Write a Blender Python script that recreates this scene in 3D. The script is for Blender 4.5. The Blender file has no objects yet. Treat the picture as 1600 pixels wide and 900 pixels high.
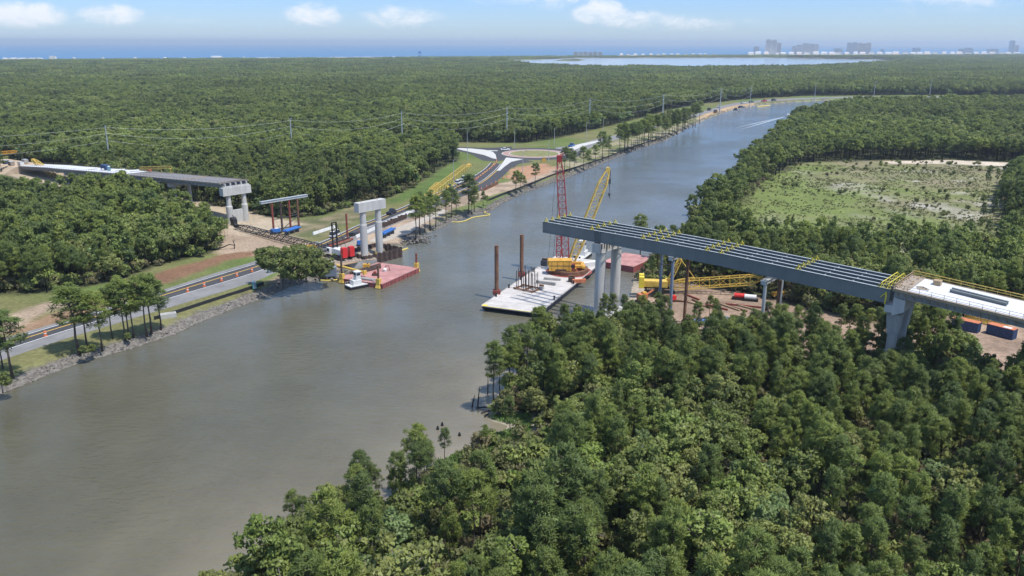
import bpy, bmesh, math, random
import numpy as np
from mathutils import Vector, Matrix, Euler
random.seed(7); rng = np.random.default_rng(11)
R = math.radians
scn = bpy.context.scene
COL = scn.collection

# ------------------------------------------------------------------ camera
CAM_H, FPX = 75.0, 1300.0
PITCH = math.atan((450 - 67) / FPX); ROLL = R(0.14)
cd = bpy.data.cameras.new('camera'); cam = bpy.data.objects.new('camera', cd); COL.objects.link(cam)
cd.sensor_width = 36; cd.lens = 36 * FPX / 1600; cd.clip_start = 1; cd.clip_end = 150000
_ct, _st = math.cos(PITCH), math.sin(PITCH)
FW = Vector((0, _ct, -_st)); _u0 = Vector((0, _st, _ct)); _r0 = Vector((1, 0, 0))
RT = math.cos(ROLL) * _r0 + math.sin(ROLL) * _u0
UP = -math.sin(ROLL) * _r0 + math.cos(ROLL) * _u0
m3 = Matrix((RT, UP, -FW)).transposed()
cam.matrix_world = Matrix.Translation((0, 0, CAM_H)) @ m3.to_4x4()
scn.camera = cam

# ------------------------------------------------------------------ sky, sun, exposure
SUN_DIR = Vector((0.80, -0.52, 0)).normalized()          # horizontal direction towards the sun
SUN_EL = R(66)
w = bpy.data.worlds.new('World'); scn.world = w; w.use_nodes = True
nt = w.node_tree; nt.nodes.clear()
def N_(t, **k):
    n = nt.nodes.new(t)
    for a, b in k.items(): setattr(n, a, b)
    return n
def L_(a, b): nt.links.new(a, b)
out = N_('ShaderNodeOutputWorld'); bg = N_('ShaderNodeBackground'); bg.inputs['Strength'].default_value = 0.15
sky = N_('ShaderNodeTexSky', sky_type='NISHITA', sun_disc=False)
sky.sun_elevation = SUN_EL; sky.sun_rotation = math.atan2(SUN_DIR.x, SUN_DIR.y)
sky.air_density = 1.0; sky.dust_density = 0.35; sky.ozone_density = 3.0; sky.altitude = 75
geo = N_('ShaderNodeNewGeometry'); 
tc = N_('ShaderNodeTexCoord')
sep = N_('ShaderNodeSeparateXYZ'); L_(tc.outputs['Generated'], sep.inputs[0])
az = N_('ShaderNodeMath', operation='ARCTAN2'); L_(sep.outputs['X'], az.inputs[0]); L_(sep.outputs['Y'], az.inputs[1])
comb = N_('ShaderNodeCombineXYZ'); L_(az.outputs[0], comb.inputs['X'])
elv = N_('ShaderNodeMath', operation='MULTIPLY'); L_(sep.outputs['Z'], elv.inputs[0]); elv.inputs[1].default_value = 1.0
L_(elv.outputs[0], comb.inputs['Y'])
mp = N_('ShaderNodeMapping'); mp.inputs['Scale'].default_value = (30, 58, 1); L_(comb.outputs[0], mp.inputs['Vector'])
noi = N_('ShaderNodeTexNoise'); noi.inputs['Scale'].default_value = 1.0; noi.inputs['Detail'].default_value = 9; noi.inputs['Roughness'].default_value = 0.72
noi.inputs['Distortion'].default_value = 0.4
L_(mp.outputs[0], noi.inputs['Vector'])
# cloud banks: (azimuth, elevation, half width, half height, strength)
def px_az(px): return math.atan((px - 800) / 1250.0)
banks = [(px_az(95), .026, .055, .017, 1.0), (px_az(225), .027, .045, .014, .85), (px_az(515), .030, .045, .018, .78), (px_az(640), .028, .060, .017, .66), (px_az(30), .024, .05, .008, .7), (px_az(300), .022, .1, .006, .35),
         (px_az(925), .034, .045, .020, .85), (px_az(975), .026, .07, .014, .70), (px_az(1060), .022, .09, .012, .55), (px_az(1560), .046, .10, .007, .55), (px_az(60), .047, .12, .008, .6), (px_az(560), .048, .08, .006, .4)]
for k in range(16):
    banks.append((-math.pi + k * .42 + (.25 if abs(-math.pi + k * .42) < .9 else 0), .09 + .05 * math.sin(k * 2.3), .16, .045, .7))
acc = None
for (a, e, wx, wy, s) in banks:
    sx = N_('ShaderNodeMath', operation='SUBTRACT'); L_(az.outputs[0], sx.inputs[0]); sx.inputs[1].default_value = a
    dx = N_('ShaderNodeMath', operation='MULTIPLY'); L_(sx.outputs[0], dx.inputs[0]); dx.inputs[1].default_value = 1 / wx
    sy = N_('ShaderNodeMath', operation='SUBTRACT'); L_(sep.outputs['Z'], sy.inputs[0]); sy.inputs[1].default_value = e
    dy = N_('ShaderNodeMath', operation='MULTIPLY'); L_(sy.outputs[0], dy.inputs[0]); dy.inputs[1].default_value = 1 / wy
    px2 = N_('ShaderNodeMath', operation='MULTIPLY'); L_(dx.outputs[0], px2.inputs[0]); L_(dx.outputs[0], px2.inputs[1])
    r2 = N_('ShaderNodeMath', operation='MULTIPLY_ADD'); L_(dy.outputs[0], r2.inputs[0]); L_(dy.outputs[0], r2.inputs[1]); L_(px2.outputs[0], r2.inputs[2])
    g = N_('ShaderNodeMath', operation='SUBTRACT', use_clamp=True); g.inputs[0].default_value = 1; L_(r2.outputs[0], g.inputs[1])
    gs = N_('ShaderNodeMath', operation='MULTIPLY'); L_(g.outputs[0], gs.inputs[0]); gs.inputs[1].default_value = s
    if acc is None: acc = gs
    else:
        mx = N_('ShaderNodeMath', operation='MAXIMUM'); L_(acc.outputs[0], mx.inputs[0]); L_(gs.outputs[0], mx.inputs[1]); acc = mx
cm = N_('ShaderNodeMath', operation='MULTIPLY_ADD'); L_(acc.outputs[0], cm.inputs[0]); cm.inputs[1].default_value = .50
L_(noi.outputs['Fac'], cm.inputs[2])
ramp = N_('ShaderNodeMapRange', interpolation_type='SMOOTHSTEP'); ramp.inputs['From Min'].default_value = .58; ramp.inputs['From Max'].default_value = 1.0
ramp.inputs['To Max'].default_value = .85
L_(cm.outputs[0], ramp.inputs['Value'])
gate = N_('ShaderNodeMath', operation='MULTIPLY'); L_(ramp.outputs[0], gate.inputs[0])
g2 = N_('ShaderNodeMapRange'); g2.inputs['From Min'].default_value = 0; g2.inputs['From Max'].default_value = .5; L_(acc.outputs[0], g2.inputs['Value'])
L_(g2.outputs[0], gate.inputs[1])
tint = N_('ShaderNodeMix', data_type='RGBA', blend_type='MULTIPLY'); tint.inputs['Factor'].default_value = 1
_zc = N_('ShaderNodeMath', operation='MAXIMUM'); L_(sep.outputs['Z'], _zc.inputs[0]); _zc.inputs[1].default_value = .012
_cv = N_('ShaderNodeCombineXYZ'); L_(sep.outputs['X'], _cv.inputs[0]); L_(sep.outputs['Y'], _cv.inputs[1]); L_(_zc.outputs[0], _cv.inputs[2]); L_(_cv.outputs[0], sky.inputs['Vector']) if 'Vector' in sky.inputs else None
L_(sky.outputs[0], tint.inputs[6])
tel = N_('ShaderNodeMapRange'); tel.inputs['From Min'].default_value = 0; tel.inputs['From Max'].default_value = .06; L_(sep.outputs['Z'], tel.inputs['Value'])
tmx = N_('ShaderNodeMix', data_type='RGBA'); L_(tel.outputs[0], tmx.inputs[0]); tmx.inputs[6].default_value = (.45, .56, .78, 1); tmx.inputs[7].default_value = (.35, .49, .80, 1)
te2 = N_('ShaderNodeMapRange'); te2.inputs['From Min'].default_value = .06; te2.inputs['From Max'].default_value = .35; L_(sep.outputs['Z'], te2.inputs['Value'])
tm2 = N_('ShaderNodeMix', data_type='RGBA'); L_(te2.outputs[0], tm2.inputs[0]); L_(tmx.outputs[2], tm2.inputs[6]); tm2.inputs[7].default_value = (1.0, .98, .96, 1); L_(tm2.outputs[2], tint.inputs[7])
mixc = N_('ShaderNodeMix', data_type='RGBA'); L_(gate.outputs[0], mixc.inputs['Factor'])
L_(tint.outputs[2], mixc.inputs[6]); mixc.inputs[7].default_value = (4.6, 4.7, 4.9, 1)
L_(mixc.outputs[2], bg.inputs['Color']); L_(bg.outputs[0], out.inputs[0])
sd = bpy.data.lights.new('sun', 'SUN'); sd.energy = 3.4; sd.angle = R(1.5); sd.color = (1, .955, .88)
so = bpy.data.objects.new('sun', sd); COL.objects.link(so); so.location = (0, 0, 400)
so.rotation_euler = (-(SUN_DIR * math.cos(SUN_EL) + Vector((0, 0, math.sin(SUN_EL))))).to_track_quat('-Z', 'Y').to_euler()
vs = scn.view_settings; vs.view_transform = 'Standard'; vs.look = 'None'; vs.exposure = 0.58; vs.gamma = 1
scn.render.engine = 'CYCLES'
scn.cycles.max_bounces = 6; scn.cycles.diffuse_bounces = 3; scn.cycles.transparent_max_bounces = 4; scn.cycles.volume_bounces = 0

# ------------------------------------------------------------------ helpers
def at(px, py, z=2.0):
    """world point on the level z seen at photograph pixel (1600 wide)"""
    d = FW + RT * ((px - 800) / FPX) + UP * ((450 - py) / FPX)
    t = (z - CAM_H) / d.z
    return Vector((d.x * t, d.y * t, z))
def atY(px, py, Y):
    d = FW + RT * ((px - 800) / FPX) + UP * ((450 - py) / FPX)
    t = Y / d.y
    return Vector((d.x * t, Y, CAM_H + d.z * t))
def tag(o, label=None, cat=None, group=None, kind=None):
    if label: o['label'] = label
    if cat: o['category'] = cat
    if group: o['group'] = group
    if kind: o['kind'] = kind
    return o
def thing(name, label, cat, loc=(0, 0, 0), rz=0.0, group=None):
    o = bpy.data.objects.new(name, None); COL.objects.link(o); o.empty_display_size = 1
    o.location = loc; o.rotation_euler = (0, 0, rz)
    return tag(o, label, cat, group)
def copy_tree(o, parent=None):
    c = o.copy(); COL.objects.link(c); c.parent = parent
    for ch in [x for x in CH.get(o.name, [])]:
        n = copy_tree(ch, c); CH.setdefault(c.name, []).append(n)
    return c
CH = {}
def link(name, me, mats, parent=None):
    o = bpy.data.objects.new(name, me); COL.objects.link(o)
    for m in (mats if isinstance(mats, (list, tuple)) else [mats]): me.materials.append(m)
    if parent is not None:
        o.parent = parent; CH.setdefault(parent.name, []).append(o)
    return o
class MB:
    def __init__(s): s.v = []; s.f = []; s.mi = []; s.m = 0
    def add(s, vs, fs):
        b = len(s.v); s.v += [tuple(v) for v in vs]; s.f += [tuple(b + i for i in f) for f in fs]; s.mi += [s.m] * len(fs); return s
    def hexa(s, p):   # 8 points: bottom 4 ccw, top 4 ccw
        return s.add(p, [(3, 2, 1, 0), (4, 5, 6, 7), (0, 1, 5, 4), (1, 2, 6, 5), (2, 3, 7, 6), (3, 0, 4, 7)])
    def box(s, c, d, rz=0, M=None):
        x, y, z = d[0] / 2, d[1] / 2, d[2] / 2
        ps = [Vector(p) for p in ((-x, -y, -z), (x, -y, -z), (x, y, -z), (-x, y, -z), (-x, -y, z), (x, -y, z), (x, y, z), (-x, y, z))]
        Mx = M or Matrix.Rotation(rz, 3, 'Z')
        return s.hexa([Mx @ p + Vector(c) for p in ps])
    def box2(s, a, b):
        return s.box([(a[i] + b[i]) / 2 for i in range(3)], [abs(b[i] - a[i]) for i in range(3)])
    def bar(s, a, b, w, h=None, upv=(0, 0, 1)):
        a, b = Vector(a), Vector(b); h = h or w; d = b - a
        if d.length < 1e-6: return s
        d = d.normalized(); u = Vector(upv)
        if abs(d.dot(u)) > .98: u = Vector((1, 0, 0))
        x = d.cross(u).normalized() * w / 2; y = d.cross(x).normalized() * h / 2
        return s.hexa([a - x - y, a + x - y, a + x + y, a - x + y, b - x - y, b + x - y, b + x + y, b - x + y])
    def tube(s, a, b, r1, r2=None, n=12, caps=True):
        a, b = Vector(a), Vector(b); r2 = r1 if r2 is None else r2; d = (b - a).normalized()
        u = Vector((0, 0, 1)) if abs(d.z) < .9 else Vector((1, 0, 0))
        x = d.cross(u).normalized(); y = d.cross(x)
        vs = []
        for c, r in ((a, r1), (b, r2)):
            for i in range(n):
                t = 2 * math.pi * i / n; vs.append(c + x * r * math.cos(t) + y * r * math.sin(t))
        fs = [(i, (i + 1) % n, n + (i + 1) % n, n + i) for i in range(n)]
        if caps: fs += [tuple(range(n))[::-1], tuple(range(n, 2 * n))]
        return s.add(vs, fs)
    def path(s, pts, r, n=6):
        pts = [Vector(p) for p in pts]; rings = []
        for i, p in enumerate(pts):
            d = (pts[min(i + 1, len(pts) - 1)] - pts[max(i - 1, 0)]).normalized()
            u = Vector((0, 0, 1)) if abs(d.z) < .9 else Vector((1, 0, 0))
            x = d.cross(u).normalized(); y = d.cross(x); rr = r[i] if isinstance(r, (list, tuple)) else r
            rings.append([p + x * rr * math.cos(2 * math.pi * k / n) + y * rr * math.sin(2 * math.pi * k / n) for k in range(n)])
        vs = [v for g in rings for v in g]; fs = []
        for i in range(len(rings) - 1):
            for k in range(n): fs.append((i * n + k, i * n + (k + 1) % n, (i + 1) * n + (k + 1) % n, (i + 1) * n + k))
        fs += [tuple(range(n))[::-1], tuple(range((len(rings) - 1) * n, len(rings) * n))]
        return s.add(vs, fs)
    def prism(s, pts, z0, z1):
        n = len(pts); vs = [(p[0], p[1], z0) for p in pts] + [(p[0], p[1], z1) for p in pts]
        return s.add(vs, [tuple(range(n))[::-1], tuple(range(n, 2 * n))] + [(i, (i + 1) % n, n + (i + 1) % n, n + i) for i in range(n)])
    def lathe(s, prof, c=(0, 0, 0), n=16):
        c = Vector(c); vs = []
        for (r, z) in prof:
            for k in range(n): t = 2 * math.pi * k / n; vs.append(c + Vector((r * math.cos(t), r * math.sin(t), z)))
        fs = [(i * n + k, i * n + (k + 1) % n, (i + 1) * n + (k + 1) % n, (i + 1) * n + k) for i in range(len(prof) - 1) for k in range(n)]
        fs += [tuple(range(n))[::-1], tuple(range((len(prof) - 1) * n, len(prof) * n))]
        return s.add(vs, fs)
    def lattice(s, a, b, w0, w1, taper=.12, bay=None, c=.18, l=.09, upv=(0, 0, 1), side=None, skew=0):
        """lattice boom from a to b, square section tapering to w0 / w1 at the ends"""
        a, b = Vector(a), Vector(b); d = (b - a); Ln = d.length; d.normalize()
        u = Vector(upv); x = d.cross(u).normalized(); y = x.cross(d).normalized()
        W = side or max(w0, w1); bay = bay or W; nb = max(3, int(Ln / bay))
        def sec(t):
            if t < taper: k = w0 + (W - w0) * t / taper
            elif t > 1 - taper: k = w1 + (W - w1) * (1 - t) / taper
            else: k = W
            p = a + d * (Ln * t); k /= 2
            return [p - x * k - y * k, p + x * k - y * k, p + x * k + y * k, p - x * k + y * k]
        S = [sec(i / nb) for i in range(nb + 1)]
        for k in range(4):
            for i in range(nb): s.bar(S[i][k], S[i + 1][k], c)
        for i in range(nb + 1):
            for k in range(4): s.bar(S[i][k], S[i][(k + 1) % 4], l)
        for i in range(nb):
            for k in range(4):
                if (i + k) % 2: s.bar(S[i][k], S[i + 1][(k + 1) % 4], l)
                else: s.bar(S[i][(k + 1) % 4], S[i + 1][k], l)
        return s
    def build(s, name, mats, parent=None, smooth=False):
        me = bpy.data.meshes.new(name); me.from_pydata(s.v, [], s.f); me.update()
        if any(s.mi): me.polygons.foreach_set('material_index', s.mi)
        if smooth: me.polygons.foreach_set('use_smooth', [True] * len(me.polygons))
        return link(name, me, mats, parent)
def fastmesh(name, V, F):      # V (n,3) F (m,k)
    me = bpy.data.meshes.new(name); V = np.asarray(V, np.float32); F = np.asarray(F, np.int32); k = F.shape[1]
    me.vertices.add(len(V)); me.vertices.foreach_set('co', V.ravel())
    me.loops.add(F.size); me.loops.foreach_set('vertex_index', F.ravel())
    me.polygons.add(len(F)); me.polygons.foreach_set('loop_start', np.arange(0, F.size, k, dtype=np.int32))
    me.update(calc_edges=True); return me

# ------------------------------------------------------------------ materials
MATS = {}
def mat(name, col, rough=.7, metal=0.0, var=.12, scale=1.5, streak=None, spec=.4, bump=0.0, col2=None):
    """painted / cast / earthen surface: base colour broken by two noises (wear and dirt)"""
    m = bpy.data.materials.new(name); m.use_nodes = True; t = m.node_tree; p = t.nodes['Principled BSDF']
    p.inputs['Roughness'].default_value = rough; p.inputs['Metallic'].default_value = metal; p.inputs['Specular IOR Level'].default_value = spec
    g = t.nodes.new('ShaderNodeNewGeometry'); mpn = t.nodes.new('ShaderNodeMapping'); mpn.inputs['Scale'].default_value = streak or (1, 1, 1)
    t.links.new(g.outputs['Position'], mpn.inputs[0])
    n = t.nodes.new('ShaderNodeTexNoise'); n.inputs['Scale'].default_value = scale; n.inputs['Detail'].default_value = 8; n.inputs['Roughness'].default_value = .65
    t.links.new(mpn.outputs[0], n.inputs['Vector'])
    mr = t.nodes.new('ShaderNodeMapRange'); mr.inputs['From Min'].default_value = .33; mr.inputs['From Max'].default_value = .67
    t.links.new(n.outputs['Fac'], mr.inputs['Value'])
    mx = t.nodes.new('ShaderNodeMix'); mx.data_type = 'RGBA'; c = Vector(col)
    c2 = Vector(col2) if col2 else c * (1 + var)
    mx.inputs[6].default_value = (*(c * (1 - var)), 1); mx.inputs[7].default_value = (*c2, 1)
    t.links.new(mr.outputs[0], mx.inputs[0]); t.links.new(mx.outputs[2], p.inputs['Base Color'])
    if bump:
        b = t.nodes.new('ShaderNodeBump'); b.inputs['Strength'].default_value = bump; b.inputs['Distance'].default_value = .2
        t.links.new(n.outputs['Fac'], b.inputs['Height']); t.links.new(b.outputs[0], p.inputs['Normal'])
    MATS[name] = m; return m
def leafmat(name, c1, c2, c3):
    m = bpy.data.materials.new(name); m.use_nodes = True; t = m.node_tree; p = t.nodes['Principled BSDF']
    p.inputs['Roughness'].default_value = .5; p.inputs['Specular IOR Level'].default_value = .3
    an = t.nodes.new('ShaderNodeAttribute'); an.attribute_name = 'nrm'; vt = t.nodes.new('ShaderNodeVectorTransform'); vt.vector_type = 'NORMAL'; vt.convert_from = 'OBJECT'; vt.convert_to = 'WORLD'; t.links.new(an.outputs['Vector'], vt.inputs[0])
    gn = t.nodes.new('ShaderNodeNewGeometry'); sc_ = t.nodes.new('ShaderNodeVectorMath'); sc_.operation = 'SCALE'; sc_.inputs['Scale'].default_value = .45; t.links.new(gn.outputs['Normal'], sc_.inputs[0]); ad = t.nodes.new('ShaderNodeVectorMath'); t.links.new(vt.outputs[0], ad.inputs[0]); t.links.new(sc_.outputs[0], ad.inputs[1]); nz = t.nodes.new('ShaderNodeVectorMath'); nz.operation = 'NORMALIZE'; t.links.new(ad.outputs[0], nz.inputs[0]); t.links.new(nz.outputs[0], p.inputs['Normal'])
    oi = t.nodes.new('ShaderNodeObjectInfo'); at_ = t.nodes.new('ShaderNodeAttribute'); at_.attribute_name = 'tint'
    a = t.nodes.new('ShaderNodeMix'); a.data_type = 'RGBA'; a.inputs[6].default_value = (*c1, 1); a.inputs[7].default_value = (*c2, 1)
    t.links.new(at_.outputs['Fac'], a.inputs[0])
    b = t.nodes.new('ShaderNodeMix'); b.data_type = 'RGBA'; b.inputs[7].default_value = (*c3, 1); t.links.new(a.outputs[2], b.inputs[6])
    mm = t.nodes.new('ShaderNodeMath'); mm.operation = 'MULTIPLY'; mm.inputs[1].default_value = .9; t.links.new(oi.outputs['Random'], mm.inputs[0])
    t.links.new(mm.outputs[0], b.inputs[0]); 
    # large scale drift of the stand's colour
    g = t.nodes.new('ShaderNodeNewGeometry'); n = t.nodes.new('ShaderNodeTexNoise'); n.inputs['Scale'].default_value = .011; n.inputs['Detail'].default_value = 4
    t.links.new(g.outputs['Position'], n.inputs['Vector'])
    hs = t.nodes.new('ShaderNodeHueSaturation'); t.links.new(b.outputs[2], hs.inputs['Color'])
    mr = t.nodes.new('ShaderNodeMapRange'); mr.inputs['From Min'].default_value = .3; mr.inputs['From Max'].default_value = .7; mr.inputs['To Min'].default_value = .70; mr.inputs['To Max'].default_value = 1.30
    t.links.new(n.outputs['Fac'], mr.inputs['Value']); t.links.new(mr.outputs[0], hs.inputs['Value'])
    t.links.new(hs.outputs[0], p.inputs['Base Color'])
    tr = t.nodes.new('ShaderNodeBsdfTranslucent'); t.links.new(hs.outputs[0], tr.inputs['Color'])
    ms = t.nodes.new('ShaderNodeMixShader'); ms.inputs[0].default_value = .40
    t.links.new(p.outputs[0], ms.inputs[1]); t.links.new(tr.outputs[0], ms.inputs[2]); t.links.new(ms.outputs[0], t.nodes['Material Output'].inputs[0])
    return m
M = dict(
 bark=mat('bark', (.095, .075, .06), .9, var=.35, scale=3), greybark=mat('grey_bark', (.24, .215, .19), .9, var=.3, scale=2),
 concrete=mat('concrete', (.46, .45, .42), .85, var=.14, scale=.6, streak=(1, 1, .25), bump=.1), oldconc=mat('stained_concrete', (.36, .35, .33), .9, var=.22, scale=.7, streak=(1, 1, .2)),
 steelgrey=mat('grey_girder_paint', (.17, .185, .182), .5, var=.12, scale=.25, streak=(1, 1, .3)), flange=mat('girder_flange', (.33, .36, .37), .55, var=.15, scale=.5),
 yellow=mat('yellow_paint', (.64, .44, .09), .5, var=.2, scale=.8), safety=mat('yellow_bracket_paint', (.72, .58, .06), .5),
 orangeyel=mat('machine_yellow', (.62, .34, .05), .5, var=.2, scale=.6), red=mat('red_lattice_paint', (.30, .035, .035), .5, var=.25), brightred=mat('bright_red', (.6, .03, .03), .45),
 black=mat('black_paint', (.018, .018, .02), .5, var=.3), rubber=mat('black_rubber', (.02, .02, .02), .8), white=mat('white_paint', (.66, .66, .64), .5, var=.06),
 whitecover=mat('white_curing_sheet', (.60, .61, .63), .6, var=.09, scale=.5), rust=mat('rusty_steel', (.17, .085, .05), .85, var=.4, scale=1.2, streak=(1, 1, .3)),
 brownsteel=mat('dark_sheet_pile', (.075, .05, .042), .85, var=.4, scale=1), redpipe=mat('red_primer_steel', (.22, .05, .035), .7, var=.25, scale=1),
 bargewhite=mat('barge_deck_coating', (.50, .47, .44), .7, var=.16, scale=.35, bump=.05), bargered=mat('red_barge_paint', (.42, .21, .19), .7, var=.3, scale=.3), bargeredside=mat('red_hull_paint', (.27, .075, .07), .7, var=.3, scale=.8),
 hull=mat('navy_hull', (.02, .025, .045), .5, var=.3), blue=mat('blue_paint', (.035, .14, .42), .5), teal=mat('teal_plastic', (.02, .30, .28), .5), glass=mat('dark_glass', (.02, .03, .045), .12, spec=.8),
 wood=mat('timber', (.36, .26, .16), .85, var=.25, scale=2), formwood=mat('formwork_timber', (.30, .25, .20), .9, var=.25, scale=1.5), deckform=mat('metal_deck_pan', (.19, .18, .175), .7, var=.18, scale=.6),
 asphalt=mat('asphalt', (.055, .055, .058), .9, var=.18, scale=.25), oldasph=mat('old_asphalt', (.20, .195, .19), .9, var=.16, scale=.25, streak=(1, 1, 1)), pave=mat('pale_paving', (.50, .49, .46), .9, var=.1, scale=.5),
 linewhite=mat('white_road_paint', (.75, .75, .73), .7), lineyellow=mat('yellow_road_paint', (.62, .38, .06), .7), brick=mat('red_truck_apron', (.36, .23, .20), .9, var=.14),
 orange=mat('orange_plastic', (.62, .17, .06), .5), cream=mat('cream_stucco', (.70, .66, .60), .8), greyblue=mat('grey_blue_paint', (.20, .24, .30), .6), contblue=mat('blue_container', (.03, .06, .14), .6, var=.3), contrust=mat('rusty_container_roof', (.50, .17, .08), .8, var=.3),
 galv=mat('galvanised_steel', (.46, .48, .48), .5, metal=.3, var=.1), wire=mat('aluminium_wire', (.62, .64, .64), .45, metal=.2, var=.05), rock=mat('riprap_rock', (.17, .155, .135), .95, var=.45, scale=1.2),
 silt=mat('black_silt_fabric', (.02, .022, .025), .9, var=.2), boom=mat('yellow_boom', (.60, .47, .12), .6), dgrey=mat('dark_grey_paint', (.07, .075, .08), .5), facade=mat('pale_facade', (.80, .78, .78), .8, var=.08, scale=.02),
 facadepink=mat('tan_pink_facade', (.78, .64, .57), .8, var=.08, scale=.02), facadeblue=mat('grey_facade', (.66, .68, .74), .8, var=.06, scale=.02), win=mat('window_bands', (.36, .39, .44), .3, var=.2, scale=.02), roofgrey=mat('grey_roof', (.30, .30, .30), .8),
 grass=mat('shore_grass', (.13, .21, .05), .9, var=.3, scale=.5), skin=mat('skin', (.35, .2, .14), .6), vest=mat('hi_vis_orange', (.75, .22, .04), .7), jeans=mat('dark_trousers', (.04, .05, .09), .8), bottle=mat('green_paint', (.03, .18, .12), .6),
)
M['needles'] = leafmat('pine_needles', (.20, .265, .055), (.32, .37, .08), (.115, .17, .052))
M['leaves'] = leafmat('broad_leaves', (.19, .28, .06), (.29, .37, .095), (.29, .30, .10))
M['darkleaves'] = leafmat('dark_leaves', (.15, .20, .052), (.21, .255, .07), (.19, .225, .065))
M['paleleaves'] = leafmat('pale_leaves', (.20, .30, .10), (.32, .43, .17), (.22, .29, .12))
M['scrub'] = leafmat('scrub', (.15, .19, .055), (.23, .25, .085), (.22, .18, .10))
# ------------------------------------------------------------------ terrain maps
def poly(pts, z=2.0): return np.array([tuple(at(x, y, z))[:2] for x, y in pts])
def inside(P, poly_):
    x, y = P[:, 0], P[:, 1]; r = np.zeros(len(P), bool); n = len(poly_); j = n - 1
    for i in range(n):
        xi, yi = poly_[i]; xj, yj = poly_[j]
        c = ((yi > y) != (yj > y)); 
        with np.errstate(divide='ignore', invalid='ignore'): xx = (xj - xi) * (y - yi) / (yj - yi) + xi
        r ^= c & (x < xx); j = i
    return r
def dist_line(P, L, closed=False):
    d = np.full(len(P), 1e9); n = len(L)
    for i in range(n if closed else n - 1):
        a = L[i]; b = L[(i + 1) % n]; ab = b - a; t = np.clip(((P - a) @ ab) / (ab @ ab + 1e-9), 0, 1)
        d = np.minimum(d, np.hypot(*(P - a - t[:, None] * ab).T))
    return d
def _h(ix, iy, s): 
    v = np.sin(ix * 127.1 + iy * 311.7 + s * 74.7) * 43758.5453; return v - np.floor(v)
def noise(P, sc, s=0):
    x, y = P[:, 0] / sc, P[:, 1] / sc; ix, iy = np.floor(x), np.floor(y); fx, fy = x - ix, y - iy
    fx = fx * fx * (3 - 2 * fx); fy = fy * fy * (3 - 2 * fy)
    return (_h(ix, iy, s) * (1 - fx) * (1 - fy) + _h(ix + 1, iy, s) * fx * (1 - fy) + _h(ix, iy + 1, s) * (1 - fx) * fy + _h(ix + 1, iy + 1, s) * fx * fy)
def fbm(P, sc, s=0): return .5 * noise(P, sc, s) + .3 * noise(P, sc / 2.1, s + 1) + .2 * noise(P, sc / 4.3, s + 2)

bankL = [(-900, 860), (-300, 690), (0, 614), (60, 590), (120, 567), (200, 545), (270, 522), (300, 507), (350, 487), (400, 468), (430, 456), (455, 445), (480, 439), (520, 434), (545, 424), (570, 408), (592, 402), (620, 393), (650, 372), (680, 359),
         (710, 345), (740, 335), (765, 330), (780, 319), (815, 302), (857, 287), (880, 279), (915, 265), (947, 252), (990, 235), (1040, 219), (1084, 195), (1110, 184), (1140, 173.5), (1159, 169), (1189, 164), (1237, 160), (1290, 157), (1370, 155.5), (1500, 155.5), (1900, 158)]
bankR = [(1900, 170), (1500, 170), (1400, 171), (1300, 176), (1240, 196), (1200, 239), (1150, 279), (1110, 310), (1085, 341), (1060, 378), (1040, 400), (1010, 420), (990, 440), (985, 462), (965, 492), (940, 512), (905, 532), (860, 556), (820, 578), (790, 602), (775, 628), (765, 640), (762, 655), (790, 664), (812, 667),
         (770, 680), (735, 698), (700, 716), (675, 732), (640, 762), (600, 788), (545, 798), (480, 812), (432, 842), (390, 885), (345, 940), (290, 1010), (220, 1100), (100, 1300)]
LB = poly(bankL, 0); RB = poly(bankR, 0)
LB = np.vstack([[-4000, LB[0][1] - 900], LB]); RB = np.vstack([RB, [-60, 20], [-300, -300], [-4000, -900]])
CANAL = np.vstack([LB, RB])
LAGOON = poly([(800, 95), (850, 93), (900, 90.5), (1000, 90.5), (1100, 90.5), (1200, 90.5), (1290, 92), (1370, 93), (1400, 96), (1380, 101), (1250, 109.5), (1100, 111), (950, 110), (850, 107), (800, 100)], 0)
ISL = poly([(868, 95), (880, 92.2), (900, 92), (915, 94), (905, 95.5), (885, 95.6)], 0)
PONDS = [poly(p, 0) for p in ([(245, 101), (300, 97.5), (370, 97), (365, 98.5), (300, 101)], [(0, 99), (60, 98), (120, 98.2), (60, 99.8)], [(620, 97), (700, 95.5), (690, 96.8), (640, 98)])]
COAST = np.array([tuple(at(x, y, 0))[:2] for x, y in ((-500, 96), (0, 93), (400, 90.3), (800, 87.6), (1200, 85.3), (1600, 84), (2100, 84.2))])
COAST = np.vstack([[-60000, COAST[0][1] + 600], COAST, [60000, COAST[-1][1] + 2000]])
def coast_y(x): return np.interp(x, COAST[:, 0], COAST[:, 1])

# plan shapes given as seen on the ground level
Z = 2.0
ROADS = {}
BRA = Vector((0.765, -0.644, 0)).normalized(); BRN = Vector((0.644, 0.765, 0)).normalized(); BRC = Vector((-50.3, 290.5, 0))
def BP(s, o, z=0.0): v = BRC + BRA * float(s) + BRN * float(o); return Vector((v.x, v.y, float(z)))
def bpoly(pts): return np.array([tuple(BP(s, o))[:2] for s, o in pts])
CLEAR_L = poly([(-400, 610), (-400, 560), (0, 462), (48, 459), (93, 457), (133, 449), (165, 443), (203, 433), (240, 417), (307, 402), (335, 396), (343, 384), (338, 362), (350, 347)] + [(330, 338), (345, 330), (385, 337), (430, 342), (470, 340), (505, 336), (532, 328), (570, 318), (602, 311), (640, 296), (650, 288), (664, 280),
                (690, 264), (714, 251), (718, 243), (700, 236), (640, 236), (600, 232), (600, 224), (640, 222), (715, 222), (815, 224), (862, 218), (890, 212), (952, 197), (1002, 184), (1050, 171), (1102, 162), (1162, 155.5), (1252, 150), (1425, 148.5), (1900, 150), (1900, 159)] + bankL[::-1], 2)
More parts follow.
